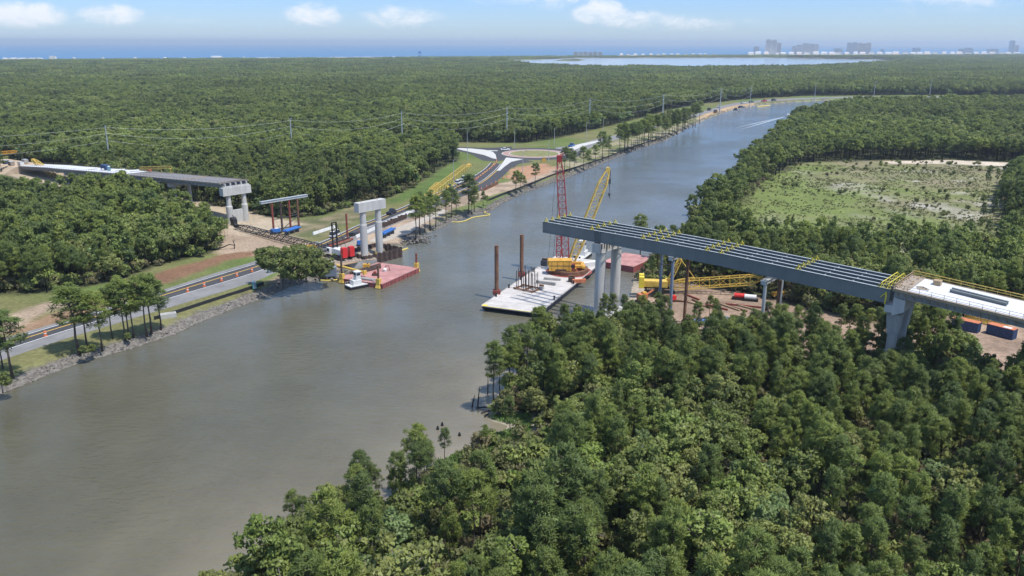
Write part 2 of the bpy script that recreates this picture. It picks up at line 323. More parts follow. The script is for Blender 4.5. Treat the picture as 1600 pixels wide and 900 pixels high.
CORR_L = bpoly([(-60, -13), (-60, 16), (-130, 14), (-230, 12), (-420, 12), (-420, -14), (-230, -12), (-130, -12)])
SITE_R = bpoly([(84, -8), (84, 30), (105, 42), (140, 40), (164, 38), (172, 54), (190, 68), (235, 66), (245, 40), (228, 10), (205, 8), (192, 14), (186, 34), (178, 28), (168, 4), (150, -4), (120, -8)])
FIELD = poly([(1152, 392), (1148, 332), (1165, 307), (1187, 288), (1221, 270), (1244, 257), (1292, 252), (1390, 251), (1470, 253), (1640, 258), (1640, 276), (1572, 284), (1560, 310), (1570, 345), (1580, 398), (1500, 410), (1400, 411), (1300, 407), (1220, 401)], 2)
PATHR = poly([(1380, 252), (1480, 250), (1620, 256), (1900, 262), (1900, 272), (1620, 262), (1480, 256), (1390, 256)], 2)
FARCLEAR = [poly(p, 2) for p in ([(965, 128), (985, 125), (1005, 128), (1050, 131), (1050, 136), (1010, 135), (968, 134)], [(1080, 126), (1120, 121), (1128, 128), (1100, 131)])]
TAN_YARD = poly([(343, 392), (341, 366), (348, 346), (385, 345), (404, 351), (450, 368), (505, 386), (480, 398), (440, 405), (425, 397), (395, 399), (370, 392), (352, 399)], 2)
BROWN = poly([(225, 434), (262, 421), (310, 410), (350, 398), (398, 392), (402, 399), (350, 408), (312, 424), (268, 441), (246, 446)], 2)
TRACK = poly([(-100, 520), (20, 492), (85, 470), (110, 466), (112, 474), (70, 490), (10, 520), (-100, 550)], 2)
WORK = poly([(505, 392), (545, 366), (600, 345), (640, 330), (690, 312), (745, 290), (790, 285), (830, 272), (900, 248), (960, 225), (975, 228), (900, 262), (860, 275), (810, 293), (760, 308), (700, 330), (680, 345), (650, 362), (620, 385), (570, 405), (540, 424), (515, 430), (490, 436), (440, 445), (420, 440), (440, 425), (480, 408)], 2)
BROWN2 = poly([(788, 278), (800, 262), (850, 255), (870, 262), (850, 272), (810, 285)], 2)
FARDIRT = poly([(1090, 190), (1112, 178.5), (1150, 168), (1180, 164), (1178, 161), (1140, 165), (1105, 176), (1086, 186)], 2)
TREESTRIP = poly([(872, 250), (960, 222), (1040, 200), (1092, 182), (1090, 195), (1040, 216), (960, 246), (885, 275)], 2)
SCRUBL = poly([(400, 352), (440, 346), (505, 338), (560, 322), (600, 318), (580, 335), (540, 352), (500, 372), (470, 372)], 2)
LOBEGRASS = poly([(600, 318), (640, 298), (690, 265), (716, 250), (725, 262), (700, 285), (660, 305), (620, 318)], 2)

# ------------------------------------------------------------------ ground sheet
def axis(lo, hi, step, grow, far):
    a = list(np.arange(lo, hi + .1, step)); s = step; x = a[-1]
    while x < far: s *= grow; x += s; a.append(x)
    return a
ys = axis(40, 620, 2.4, 1.018, 44000)
xr = axis(-60, 330, 2.6, 1.022, 45000); xl = axis(60, 330, 2.6, 1.022, 45000)
xs = [-v for v in xl[::-1]] + [v for v in xr]; xs = sorted(set(np.round(xs, 2)))
ys = [-600, -200, -50, 10] + ys
X, Y = np.meshgrid(xs, ys); P = np.stack([X.ravel(), Y.ravel()], 1); nx, ny = len(xs), len(ys)
near = (P[:, 1] < 2600) & (np.abs(P[:, 0]) < 2200)
inC = np.zeros(len(P), bool); inC[near] = inside(P[near], CANAL)
inC |= (P[:, 0] < -2200) & (P[:, 1] < 0)
dL = np.full(len(P), 999.); dR = dL.copy(); dL[near] = dist_line(P[near], LB); dR[near] = dist_line(P[near], RB)
jit = (fbm(P, 9, 5) - .5)
hz = np.full(len(P), 2.0)
hz = np.where(~inC & (dL < 6), np.clip((dL + jit * 1.5) * .55, .12, 2), hz)
hz = np.where(~inC & (dR < 30), np.minimum(hz, np.clip(dR * .12 + .05 + jit * .2, .05, 2)), hz)
hz = np.where(inC, -np.clip(np.minimum(dL * .45, dR * .09) + .05, 0, 3), hz)
def water_cut(pl, pad=0):
    bb = (P[:, 0] > pl[:, 0].min() - 300) & (P[:, 0] < pl[:, 0].max() + 300) & (P[:, 1] > pl[:, 1].min() - 300) & (P[:, 1] < pl[:, 1].max() + 300)
    q = P[bb]; i = inside(q, pl); d = dist_line(q, pl, True); hz[bb] = np.minimum(hz[bb], np.where(i, -np.minimum(d * .05, 2.5) - .02, np.clip(d * .05, .02, 2.0)))
water_cut(LAGOON); [water_cut(p) for p in PONDS]
ii = inside(P, ISL); hz[ii] = 1.2
dc = P[:, 1] - coast_y(P[:, 0]); hz = np.minimum(hz, np.clip(-dc * .03, -3, 2.0))
# colours of the ground itself
FOREST = np.array((.055, .060, .028)); GRASS = np.array((.115, .155, .045)); DRYG = np.array((.165, .16, .068)); TAN = np.array((.42, .32, .23)); BRNC = np.array((.20, .115, .07)); SAND = np.array((.62, .56, .48))
gc = np.tile(FOREST, (len(P), 1))
def paint(pl, col, soft=2.0, amt=1.0, where=None):
    pl = np.asarray(pl); pad = 12
    bb = (P[:, 0] > pl[:, 0].min() - pad) & (P[:, 0] < pl[:, 0].max() + pad) & (P[:, 1] > pl[:, 1].min() - pad) & (P[:, 1] < pl[:, 1].max() + pad)
    if not bb.any(): return
    q = P[bb]; d = dist_line(q, pl, True); d = np.where(inside(q, pl), d, -d); d = d + (fbm(q, 7, 3) - .5) * soft * 2.2
    a = np.clip(d / soft + .5, 0, 1)[:, None] * amt
    c = np.asarray(col); c = np.broadcast_to(c, (len(P), 3))[bb] if c.ndim == 2 else c
    gc[bb] = gc[bb] * (1 - a) + c * a
nb = fbm(P, 40, 9)[:, None]; nb = np.clip((nb - .35) / .3, 0, 1); ns = np.clip((fbm(P, 8, 19)[:, None] - .42) / .2, 0, 1)
grassmix = GRASS * (1 - nb) + DRYG * nb
paint(CLEAR_L, grassmix, 2)
paint(SCRUBL, np.array((.11, .12, .055)) * (1 - ns) + np.array((.22, .18, .11)) * ns, 3)
paint(LOBEGRASS, (.10, .145, .042), 3)
paint(WORK, TAN * (1 - .35 * ns) * .92, 2); paint(TAN_YARD, TAN * (1 - .2 * nb), 2.5); paint(BROWN, BRNC, 1.6); paint(poly([(246, 446), (225, 434), (170, 452), (120, 474), (60, 496), (10, 520), (40, 524), (110, 500), (180, 474)], 2), BRNC * 1.35 + .02, 2.5, .8); paint(TRACK, TAN * .8, 2.5); paint(BROWN2, BRNC * 1.9, 3); paint(FARDIRT, (.42, .29, .17), 2)
paint(TREESTRIP, np.array((.30, .26, .17)) * (1 - ns) + np.array((.14, .15, .06)) * ns, 3)
paint(CORR_L, (.40, .33, .24), 3); paint(SITE_R, np.array((.36, .26, .19)) * (1 - .3 * ns) * (1 - .25 * nb), 3)
fx = np.clip((P[:, :1] - 135) / 160 + (fbm(P, 30, 21)[:, None] - .5) * 1.6, 0, 1)
nsand = np.clip((fbm(P, 26, 31)[:, None] - .60) / .08, 0, 1) * fx
paint(FIELD, (np.array((.15, .185, .055)) * (1 - fx) + np.array((.22, .19, .12)) * fx) * (1 - nsand) + np.array((.42, .39, .34)) * nsand, 5)
paint(PATHR, (.52, .45, .36), 2)
for p in FARCLEAR: paint(p, (.40, .33, .22), 8)
sh = (~inC) & (dR < 5) & (P[:, 1] < 330); gc[sh] = gc[sh] * .4 + np.array((.42, .37, .29)) * .6
sh = (~inC) & (dL < 2.8); gc[sh] = np.array((.13, .12, .095))
far = P[:, 1] > 3900; strip = far & (P[:, 1] > LAGOON[:, 1].max() - 100)
gc[strip] = gc[strip] * .6 + np.array((.30, .30, .22)) * .4
marsh = (P[:, 1] > 2600) & (P[:, 0] < 500) & (fbm(P * np.array((.35, 1)), 260, 41) > .60); gc[marsh] = (.20, .22, .10)
beach = (dc > -170) & (dc < 5); gc[beach] = (.70, .66, .60)
sea = hz < -.05; gc[sea] = (.30, .26, .19)
V = np.column_stack([P, hz]); idx = np.arange(nx * ny).reshape(ny, nx)
F = np.stack([idx[:-1, :-1], idx[:-1, 1:], idx[1:, 1:], idx[1:, :-1]], -1).reshape(-1, 4)
me = fastmesh('ground', V, F); me.polygons.foreach_set('use_smooth', [True] * len(me.polygons))
ca = me.color_attributes.new('gcol', 'FLOAT_COLOR', 'POINT'); ca.data.foreach_set('color', np.column_stack([gc, np.ones(len(gc))]).astype(np.float32).ravel())
gm = bpy.data.materials.new('ground'); gm.use_nodes = True; t = gm.node_tree; p = t.nodes['Principled BSDF']; p.inputs['Roughness'].default_value = .95; p.inputs['Specular IOR Level'].default_value = .1
a = t.nodes.new('ShaderNodeVertexColor'); a.layer_name = 'gcol'; g = t.nodes.new('ShaderNodeNewGeometry')
def gnoise(sc, lo, hi, col_in, det=8):
    n = t.nodes.new('ShaderNodeTexNoise'); n.inputs['Scale'].default_value = sc; n.inputs['Detail'].default_value = det; n.inputs['Roughness'].default_value = .7; t.links.new(g.outputs['Position'], n.inputs['Vector'])
    mr = t.nodes.new('ShaderNodeMapRange'); mr.inputs['From Min'].default_value = .3; mr.inputs['From Max'].default_value = .7; mr.inputs['To Min'].default_value = lo; mr.inputs['To Max'].default_value = hi; t.links.new(n.outputs['Fac'], mr.inputs['Value'])
    hs = t.nodes.new('ShaderNodeHueSaturation'); t.links.new(col_in, hs.inputs['Color']); t.links.new(mr.outputs[0], hs.inputs['Value']); return hs.outputs[0], n
c, n1 = gnoise(.9, .68, 1.32, a.outputs['Color']); c, n2 = gnoise(.06, .78, 1.22, c); t.links.new(c, p.inputs['Base Color'])
b = t.nodes.new('ShaderNodeBump'); b.inputs['Strength'].default_value = .6; b.inputs['Distance'].default_value = .5; t.links.new(n1.outputs['Fac'], b.inputs['Height']); t.links.new(b.outputs[0], p.inputs['Normal'])
tag(link('ground', me, gm), kind='structure')

# ------------------------------------------------------------------ water sheet (canal, lagoon and gulf are one level)
wys = axis(40, 300, 3, 1.03, 42000); wys = [-600, -200, -50, 10] + wys
wxr = axis(-40, 120, 3, 1.03, 45000); wxl = axis(40, 120, 3, 1.03, 45000); wxs = sorted(set(np.round([-v for v in wxl] + wxr, 2)))
X, Y = np.meshgrid(wxs, wys); Q = np.stack([X.ravel(), Y.ravel()], 1); nx2, ny2 = len(wxs), len(wys)
nr = (Q[:, 1] < 2600) & (np.abs(Q[:, 0]) < 2200); dr = np.full(len(Q), 999.); dl = dr.copy(); dr[nr] = dist_line(Q[nr], RB); dl[nr] = dist_line(Q[nr], LB)
sand = np.exp(-dr / 14.0) * (.42 + .9 * fbm(Q, 30, 2)) * np.clip((300 - Q[:, 1]) / 120, 0, 1)
sand = np.maximum(sand, .35 * np.clip(1 - np.abs(dr - 16 - 10 * noise(Q, 50, 7)) / 12, 0, 1) * np.clip((230 - Q[:, 1]) / 100, 0, 1) * fbm(Q * np.array((1, .6)), 20, 4) * 1.5)
seaf = np.clip((Q[:, 1] - coast_y(Q[:, 0])) / 300 + .5, 0, 1); lag = np.clip((Q[:, 1] - 2600) / 300, 0, 1) * (1 - seaf)
murk = np.array((.093, .086, .052)); wc = np.tile(murk, (len(Q), 1))
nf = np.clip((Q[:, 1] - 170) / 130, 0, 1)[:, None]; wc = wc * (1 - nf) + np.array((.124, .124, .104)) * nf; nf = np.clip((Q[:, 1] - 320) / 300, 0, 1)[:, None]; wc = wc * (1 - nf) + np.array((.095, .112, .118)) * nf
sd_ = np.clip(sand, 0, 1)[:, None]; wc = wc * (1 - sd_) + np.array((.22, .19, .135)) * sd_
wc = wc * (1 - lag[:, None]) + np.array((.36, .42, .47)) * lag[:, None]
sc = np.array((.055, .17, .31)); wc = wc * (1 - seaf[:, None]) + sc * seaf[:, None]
idx = np.arange(nx2 * ny2).reshape(ny2, nx2); F = np.stack([idx[:-1, :-1], idx[:-1, 1:], idx[1:, 1:], idx[1:, :-1]], -1).reshape(-1, 4)
me = fastmesh('water', np.column_stack([Q, np.zeros(len(Q))]), F)
ca = me.color_attributes.new('wcol', 'FLOAT_COLOR', 'POINT'); ca.data.foreach_set('color', np.column_stack([wc, np.ones(len(wc))]).astype(np.float32).ravel())
ra = me.attributes.new('open', 'FLOAT', 'POINT'); ra.data.foreach_set('value', (seaf).astype(np.float32))
wm = bpy.data.materials.new('water'); wm.use_nodes = True; t = wm.node_tree; p = t.nodes['Principled BSDF']
a = t.nodes.new('ShaderNodeVertexColor'); a.layer_name = 'wcol'; g = t.nodes.new('ShaderNodeNewGeometry')
c, nn = gnoise(.035, .84, 1.16, a.outputs['Color'], 7); t.links.new(c, p.inputs['Base Color'])
p.inputs['IOR'].default_value = 1.33; p.inputs['Specular IOR Level'].default_value = .5
oa = t.nodes.new('ShaderNodeAttribute'); oa.attribute_name = 'open'
rr = t.nodes.new('ShaderNodeMapRange'); rr.inputs['To Min'].default_value = .10; rr.inputs['To Max'].default_value = .45; t.links.new(oa.outputs['Fac'], rr.inputs['Value']); t.links.new(rr.outputs[0], p.inputs['Roughness'])
mpn = t.nodes.new('ShaderNodeMapping'); mpn.inputs['Rotation'].default_value = (0, 0, R(25)); mpn.inputs['Scale'].default_value = (.45, 1.0, 1); t.links.new(g.outputs['Position'], mpn.inputs[0])
n1 = t.nodes.new('ShaderNodeTexNoise'); n1.inputs['Scale'].default_value = .8; n1.inputs['Detail'].default_value = 5; n1.inputs['Roughness'].default_value = .55; t.links.new(mpn.outputs[0], n1.inputs['Vector'])
n2 = t.nodes.new('ShaderNodeTexNoise'); n2.inputs['Scale'].default_value = .02; n2.inputs['Detail'].default_value = 3; t.links.new(g.outputs['Position'], n2.inputs['Vector'])
ms = t.nodes.new('ShaderNodeMapRange'); ms.inputs['From Min'].default_value = .4; ms.inputs['From Max'].default_value = .65; ms.inputs['To Min'].default_value = .34; ms.inputs['To Max'].default_value = .95; t.links.new(n2.outputs['Fac'], ms.inputs['Value'])
b = t.nodes.new('ShaderNodeBump'); b.inputs['Distance'].default_value = .55; t.links.new(ms.outputs[0], b.inputs['Strength']); t.links.new(n1.outputs['Fac'], b.inputs['Height']); t.links.new(b.outputs[0], p.inputs['Normal'])
tag(link('water', me, wm), kind='structure')
LEFTLOW = bpoly([(-120, -12), (-146, -17), (-162, -24), (-185, -33), (-215, -44), (-300, -52), (-300, -12)])
# ------------------------------------------------------------------ trees: mesh kinds
def quads(c, d, up_, ln, wd):
    """quads centred c, long axis d, given per-quad length / width arrays -> verts"""
    x = np.cross(d, up_); x /= (np.linalg.norm(x, axis=1, keepdims=True) + 1e-9)
    a = d * (ln[:, None] / 2); b = x * (wd[:, None] / 2)
    return np.stack([c - a - b * .55, c - a + b * .55, c + a + b, c + a - b], 1).reshape(-1, 3)
def crown_mesh(name, clumps, nq, ln, wd, r_, upbias, droop=0.0, ctr=None):
    """clumps: (x,y,z,rad)"""
    C = np.repeat(clumps, nq, axis=0); n = len(C); d = r_.normal(size=(n, 3)); d[:, 2] = d[:, 2] * .75 + upbias; d /= np.linalg.norm(d, axis=1, keepdims=True)
    rad = C[:, 3] * (.45 + .6 * r_.random(n)) ; c = C[:, :3] + d * rad[:, None] * np.array((1, 1, .72))
    dd = d + r_.normal(size=(n, 3)) * .45; dd[:, 2] -= droop; dd /= np.linalg.norm(dd, axis=1, keepdims=True)
    V = quads(c, dd, r_.normal(size=(n, 3)), ln * (.7 + .6 * r_.random(n)), wd * (.7 + .6 * r_.random(n)))
    me = fastmesh(name, V, np.arange(len(V)).reshape(-1, 4))
    tv = np.repeat(np.clip(r_.random(len(clumps)) * .9 + .05, 0, 1), nq) * .7 + .3 * r_.random(n)
    na_ = me.attributes.new('nrm', 'FLOAT_VECTOR', 'FACE'); cc = clumps[:, :3].mean(0) - np.array((0, 0, .8)) if ctr is None else np.repeat(ctr, nq, axis=0); cv = (C[:, :3] - cc); cv /= (np.linalg.norm(cv, axis=1, keepdims=True) + 1e-6); nv = d * np.array((1, 1, .8)) * .8 + cv * .45 + np.array((0, 0, .25)); na_.data.foreach_set('vector', nv.astype(np.float32).ravel())
    ta = me.attributes.new('tint', 'FLOAT', 'FACE'); ta.data.foreach_set('value', tv.astype(np.float32)); return me
def limbs_mesh(name, H, clumps, lean, r_, r0=.17, lod=0):
    m = MB(); k = 5 if lod == 0 else 3
    pts = [Vector((lean[0] * (z / H) ** 2 + .12 * math.sin(z * .9 + lean[1] * 5), lean[1] * (z / H) ** 2, z)) for z in np.linspace(-.3, H * .96, k)]
    m.path(pts, [r0 * (1.25 if i == 0 else 1 - .82 * i / (k - 1)) for i in range(k)], 7 if lod == 0 else 4)
    if lod == 0:
        for i, (x, y, z, rd) in enumerate(clumps):
            if i % 2: continue
            zz = max(1.5, z - .25 * math.hypot(x, y) - .5); t_ = min(.96, zz / H)
            a = Vector((lean[0] * t_ * t_, lean[1] * t_ * t_, zz)); b = Vector((x, y, z))
            m.path([a, a.lerp(b, .55) + Vector((0, 0, -.15)), b], [.07, .05, .02], 3)
    return m
def pine_clumps(H, r_, crown_r, base, n, flat=.8):
    L = []
    while len(L) < n:
        t = r_.random() ** .75; z = H * (base + (1 - base) * t)
        pr = crown_r * 1.04 * math.sqrt(max(0, 1 - (t * .97) ** 2.2)) * (1 if t > .22 else .72 + 1.27 * t)
        a = r_.random() * 6.283; rr = pr * (r_.random() ** .36)
        L.append((rr * math.cos(a), rr * math.sin(a), z, (.45 + .4 * r_.random()) * (1.15 - .3 * t)))
    return np.array(L)
def leafy_clumps(H, r_, cr, base, n):
    L = []
    lob = [(r_.normal() * cr * .45, r_.normal() * cr * .45, H * (base + (1 - base) * (.35 + .5 * r_.random())), cr * (.45 + .3 * r_.random())) for _ in range(6)]
    lob.append((0, 0, H * .8, cr * .7))
    while len(L) < n:
        x, y, z, q = lob[r_.integers(len(lob))]; d = r_.normal(size=3); d /= np.linalg.norm(d); d *= q * (.75 + .3 * r_.random())
        zz = z + d[2] * .8
        if zz < H * base * .8 or zz > H: continue
        L.append((x + d[0], y + d[1], zz, .5 + .4 * r_.random()))
    return np.array(L)
KIND = {}   # kind -> list of dict(trunk, crown, H)
def make_kinds():
    r_ = np.random.default_rng(5); pines = []; broad = []
    for i in range(9):
        H = 14.5; cr = [2.2, 2.6, 2.0, 2.8, 2.4, 1.8, 2.6, 2.1, 3.0][i]; bs = [.50, .56, .44, .60, .52, .38, .62, .46, .56][i]; n = [50, 54, 46, 56, 50, 44, 46, 50, 60][i]
        cl = pine_clumps(H, r_, cr, bs, n); lean = (r_.normal() * .35, r_.normal() * .35)
        cl[:, 0] += lean[0] * (cl[:, 2] / H) ** 2; cl[:, 1] += lean[1] * (cl[:, 2] / H) ** 2
        cr_me = crown_mesh('pine_crown', cl, 54, .62, .10, r_, .35); cr_me.materials.append(M['needles'])
        lm = limbs_mesh('trunk', H, cl, lean, r_); pines.append((lm, cr_me, cl, lean, H))
    for i in range(8):
        H = [11, 9, 12, 8, 10, 7, 11.5, 9.5][i]; cl = leafy_clumps(H, r_, [3.3, 2.8, 3.8, 2.6, 3.6, 2.4, 3.0, 5.4][i], [.3, .2, .3, .12, .25, .1, .3, .12][i], [80, 80, 80, 80, 80, 80, 80, 230][i])
        lean = (r_.normal() * .3, r_.normal() * .3)
        me_ = crown_mesh('leafy_crown', cl, 36, .42, .34, r_, .3, .15); me_.materials.append(M[['leaves', 'paleleaves', 'leaves', 'darkleaves', 'leaves', 'scrub', 'darkleaves', 'darkleaves'][i]])
        lm = limbs_mesh('trunk', H, cl, lean, r_, .2); broad.append((lm, me_, cl, lean, H))
    return pines, broad
PINES, BROAD = make_kinds()
def finalize(m, name, mt):
    me = bpy.data.meshes.new(name); me.from_pydata(m.v, [], m.f); me.update(); me.polygons.foreach_set('use_smooth', [True] * len(me.polygons)); me.materials.append(mt); return me
PINE_T = [finalize(p[0], 'pine_trunk', M['bark']) for p in PINES]; BROAD_T = [finalize(p[0], 'leafy_trunk', M['greybark']) for p in BROAD]

# combined meshes for the woods' instances
VARC = bpy.data.collections.new('forest kinds'); _vc = [0]
def joined(parts, mats):
    """parts: list of (V, F(list of arrays k), mat, tint)"""
    pass
def combined(trunk_mb, crown_me, matn, barkm, nm):
    me = crown_me.copy(); bm = bmesh.new(); bm.from_mesh(me)
    vs_ = [bm.verts.new(v) for v in trunk_mb.v]
    for f in trunk_mb.f:
        try: fc = bm.faces.new([vs_[i] for i in f]); fc.material_index = 1
        except ValueError: pass
    bm.to_mesh(me); bm.free(); me.materials.clear(); me.materials.append(matn); me.materials.append(barkm)
    o = bpy.data.objects.new('woods_kind.%03d' % _vc[0], me); _vc[0] += 1; VARC.objects.link(o); return _vc[0] - 1
r_ = np.random.default_rng(77)
HI_P = [combined(PINES[i][0], PINES[i][1], M['needles'], M['bark'], 'p') for i in range(9)]
HI_B = [combined(BROAD[i][0], BROAD[i][1], BROAD[i][1].materials[0], M['greybark'], 'b') for i in range(7)]
MID_P = []; MID_B = []
for i in range(6):
    p_ = PINES[i]; cl = pine_clumps(14.5, r_, [2.8, 3.2, 2.6, 3.0, 2.4, 3.4][i], [.52, .6, .48, .6, .45, .55][i], 34)
    MID_P.append(combined(limbs_mesh('t', 14.5, cl, (0, 0), r_, .19, 1), crown_mesh('c', cl, 26, .85, .30, r_, .35), M['needles'], M['greybark' if i % 2 else 'bark'], 'm'))
for i in range(5):
    H = [11, 9, 12, 8, 10][i]; cl = leafy_clumps(H, r_, [3.2, 2.8, 3.5, 2.6, 3.0][i], .25, 46)
    MID_B.append(combined(limbs_mesh('t', H, cl, (0, 0), r_, .2, 1), crown_mesh('c', cl, 20, .7, .5, r_, .3, .1), M[['leaves', 'darkleaves', 'leaves', 'paleleaves', 'darkleaves'][i]], M['greybark'], 'n'))
SHR = []
for i in range(4):
    cl = leafy_clumps(2.4, r_, 1.5, .05, 16); SHR.append(combined(limbs_mesh('t', 2.2, cl, (0, 0), r_, .06, 1), crown_mesh('c', cl, 16, .5, .4, r_, .4), M[['leaves', 'scrub', 'darkleaves', 'scrub'][i]], M['greybark'], 's'))
PATCH = []
for i in range(5):       # 48 m squares of distant canopy
    cls = []; cen = []
    g_ = np.arange(-24, 24, 5.8)
    for gx in g_:
        for gy in g_:
            x = gx + r_.random() * 4.5; y = gy + r_.random() * 4.5; h = 10.5 + 4.5 * r_.random() + r_.normal() * .6; rr = 2.7 + r_.random() * 1.5
            for k in range(4): a = r_.random() * 6.28; q = rr * .55 * r_.random(); cls.append((x + q * math.cos(a), y + q * math.sin(a), h - .5 - 2.8 * r_.random(), rr * .55)); cen.append((x, y, h - 3.5))
            cls.append((x, y, h * .55, rr * .7)); cen.append((x, y, h - 6))
    cl = np.array(cls); me_ = crown_mesh('patch', cl, 9, 1.7, 1.2, r_, .45, 0.0, np.array(cen))
    me_.materials.append(M['darkleaves'] if i % 2 else M['needles']); o = bpy.data.objects.new('woods_kind.%03d' % _vc[0], me_); PATCH.append(_vc[0]); _vc[0] += 1; VARC.objects.link(o)

def scatter_object(name, pts, kinds, rots, scl, label, cat):
    me = bpy.data.meshes.new(name); me.vertices.add(len(pts)); me.vertices.foreach_set('co', np.asarray(pts, np.float32).ravel())
    k = me.attributes.new('tkind', 'INT', 'POINT'); k.data.foreach_set('value', np.asarray(kinds, np.int32))
    k = me.attributes.new('trot', 'FLOAT_VECTOR', 'POINT'); rv = np.zeros((len(pts), 3), np.float32); rv[:, 2] = rots; k.data.foreach_set('vector', rv.ravel())
    k = me.attributes.new('tscl', 'FLOAT_VECTOR', 'POINT'); k.data.foreach_set('vector', np.asarray(scl, np.float32).ravel())
    o = bpy.data.objects.new(name, me); COL.objects.link(o); tag(o, label, cat, kind='stuff')
    ng = bpy.data.node_groups.new(name, 'GeometryNodeTree'); ng.interface.new_socket('Geometry', in_out='INPUT', socket_type='NodeSocketGeometry'); ng.interface.new_socket('Geometry', in_out='OUTPUT', socket_type='NodeSocketGeometry')
    gi = ng.nodes.new('NodeGroupInput'); go = ng.nodes.new('NodeGroupOutput'); ci = ng.nodes.new('GeometryNodeCollectionInfo'); ci.inputs['Collection'].default_value = VARC; ci.inputs['Separate Children'].default_value = True; ci.inputs['Reset Children'].default_value = True
    ip = ng.nodes.new('GeometryNodeInstanceOnPoints'); ip.inputs['Pick Instance'].default_value = True
    def na(nm, ty): n = ng.nodes.new('GeometryNodeInputNamedAttribute'); n.data_type = ty; n.inputs['Name'].default_value = nm; return [s for s in n.outputs if s.enabled and s.name == 'Attribute'][0]
    l = ng.links.new; l(gi.outputs[0], ip.inputs['Points']); l(ci.outputs[0], ip.inputs['Instance']); l(na('tkind', 'INT'), ip.inputs['Instance Index']); l(na('trot', 'FLOAT_VECTOR'), ip.inputs['Rotation']); l(na('tscl', 'FLOAT_VECTOR'), ip.inputs['Scale'])
    l(ip.outputs[0], go.inputs[0]); md = o.modifiers.new('scatter', 'NODES'); md.node_group = ng; return o

# ------------------------------------------------------------------ where trees stand
def open_land(Pp, pad=0.0):
    """True where woods grow"""
    ok = ~inside(Pp, CANAL); dR_ = dist_line(Pp, RB); dL_ = dist_line(Pp, LB)
    ok &= ~(inside(Pp, CLEAR_L)) & ~inside(Pp, SITE_R) & ~inside(Pp, FIELD) & ~inside(Pp, CORR_L) & ~inside(Pp, LEFTLOW) & ~inside(Pp, PATHR)
    for q in FARCLEAR: ok &= ~inside(Pp, q)
    ok &= ~((dR_ < 1.2)) & ~(dL_ < 2)
    return ok
def infrust(Pp, m=1.16, add=12):
    return (np.abs(Pp[:, 0]) < (Pp[:, 1] * .615 + 20) * m + add) & (Pp[:, 1] > 55)
def jgrid(x0, x1, y0, y1, sp, j=.42):
    gx, gy = np.meshgrid(np.arange(x0, x1, sp), np.arange(y0, y1, sp)); q = np.stack([gx.ravel(), gy.ravel()], 1).astype(float); q[:, 0] += (np.arange(len(q)) // len(np.arange(x0, x1, sp)) % 2) * sp / 2
    return q + rng.uniform(-j, j, q.shape) * sp
CN = np.array([0., 0.])
A1 = jgrid(-330, 420, 60, 480, 4.05); A1 = A1[infrust(A1)]; A1 = A1[open_land(A1)]
A1 = A1[rng.random(len(A1)) < .86]; _d = dist_line(A1, RB); A1 = A1[~((_d < 9) & (rng.random(len(A1)) < .45))]
SPIT = poly([(812, 660), (850, 662), (885, 700), (870, 765), (830, 815), (770, 835), (700, 820), (640, 800), (640, 760), (700, 714), (770, 676)], 1)
A1 = A1[~inside(A1, SPIT)]
pale = fbm(A1, 34, 61); leafy = (pale > .56) & (rng.random(len(A1)) < .75) | (rng.random(len(A1)) < .13)
d1 = np.hypot(A1[:, 0], A1[:, 1])
hs1 = .74 + .34 * fbm(A1, 22, 71) + rng.normal(0, .12, len(A1)); hs1 = np.clip(hs1, .5, 1.22); _r = A1 - np.array([BRC.x, BRC.y]); _s = _r @ np.array([BRA.x, BRA.y]); _o = _r @ np.array([BRN.x, BRN.y]); hs1 = np.where((_s > 104) & (_s < 150) & (_o < 0) & (_o > -30), hs1 * .8, hs1); hs1 = np.where((_s > 166) & (_s < 192) & (_o < 6) & (_o > -26), np.clip(hs1 * .84, .4, .86), hs1)
dRr = dist_line(A1, RB); 
order = np.argsort(d1); visx = np.abs(A1[:, 0]) < A1[:, 1] * .615 * 1.0 + 22
pin_i = [i for i in order if not leafy[i] and visx[i] and A1[i, 0] > -60][:215]; bro_i = [i for i in order if leafy[i] and visx[i] and A1[i, 0] > -60][:80]
ind = np.zeros(len(A1), bool); ind[pin_i] = True; ind[bro_i] = True

_kw = {}
def zone(x, y):
    """where a foreground tree stands, in words"""
    d = at  # noqa
    v = Vector((x, y, 8)) - Vector((0, 0, CAM_H)); c = v.dot(FW); px = 800 + FPX * v.dot(RT) / c; py = 450 - FPX * v.dot(UP) / c
    ci = min(7, max(0, int((px - 340) / 158))); ri = 0 if py > 800 else 1 if py > 715 else 2 if py > 640 else 3
    col = ['leftmost part', 'left part', 'left of centre', 'just left of centre', 'centre', 'right of centre', 'right part', 'rightmost part'][ci]
    row = ['bottom row', 'second row up', 'third row up', 'back rows'][ri]
    return 'in the near woods, ' + row + ', ' + col, px, py
def place_tree(name, kinds_t, kinds_c, i, x, y, z, rz, s, label, cat, group):
    o = thing(name, label, cat, (x, y, z), rz, group); o.scale = (s[0], s[0], s[1])
    for nm, me_ in (('trunk', kinds_t[i]), ('crown', kinds_c[i])):
        q = bpy.data.objects.new(nm, me_); COL.objects.link(q); q.parent = o
    return o
PINE_C = [p[1] for p in PINES]; BROAD_C = [p[1] for p in BROAD]
def gz(x, y):
    q = np.array([[x, y]]); dr_ = dist_line(q, RB)[0]; return max(.05, min(2, dr_ * .12 + .05))
for i in pin_i:
    x, y = A1[i]; zn, px_, py_ = zone(x, y); s = hs1[i]; wv = s * rng.uniform(.76, 1.04); look = 'tall' if s > 1.0 else 'mid height' if s > .9 else 'short'
    place_tree('pine_tree', PINE_T, PINE_C, int(rng.integers(9)), x, y, gz(x, y), rng.random() * 6.28, (wv, s), f'{look} tufted pine {zn}', 'pine tree', f'{look} pines {zn}')
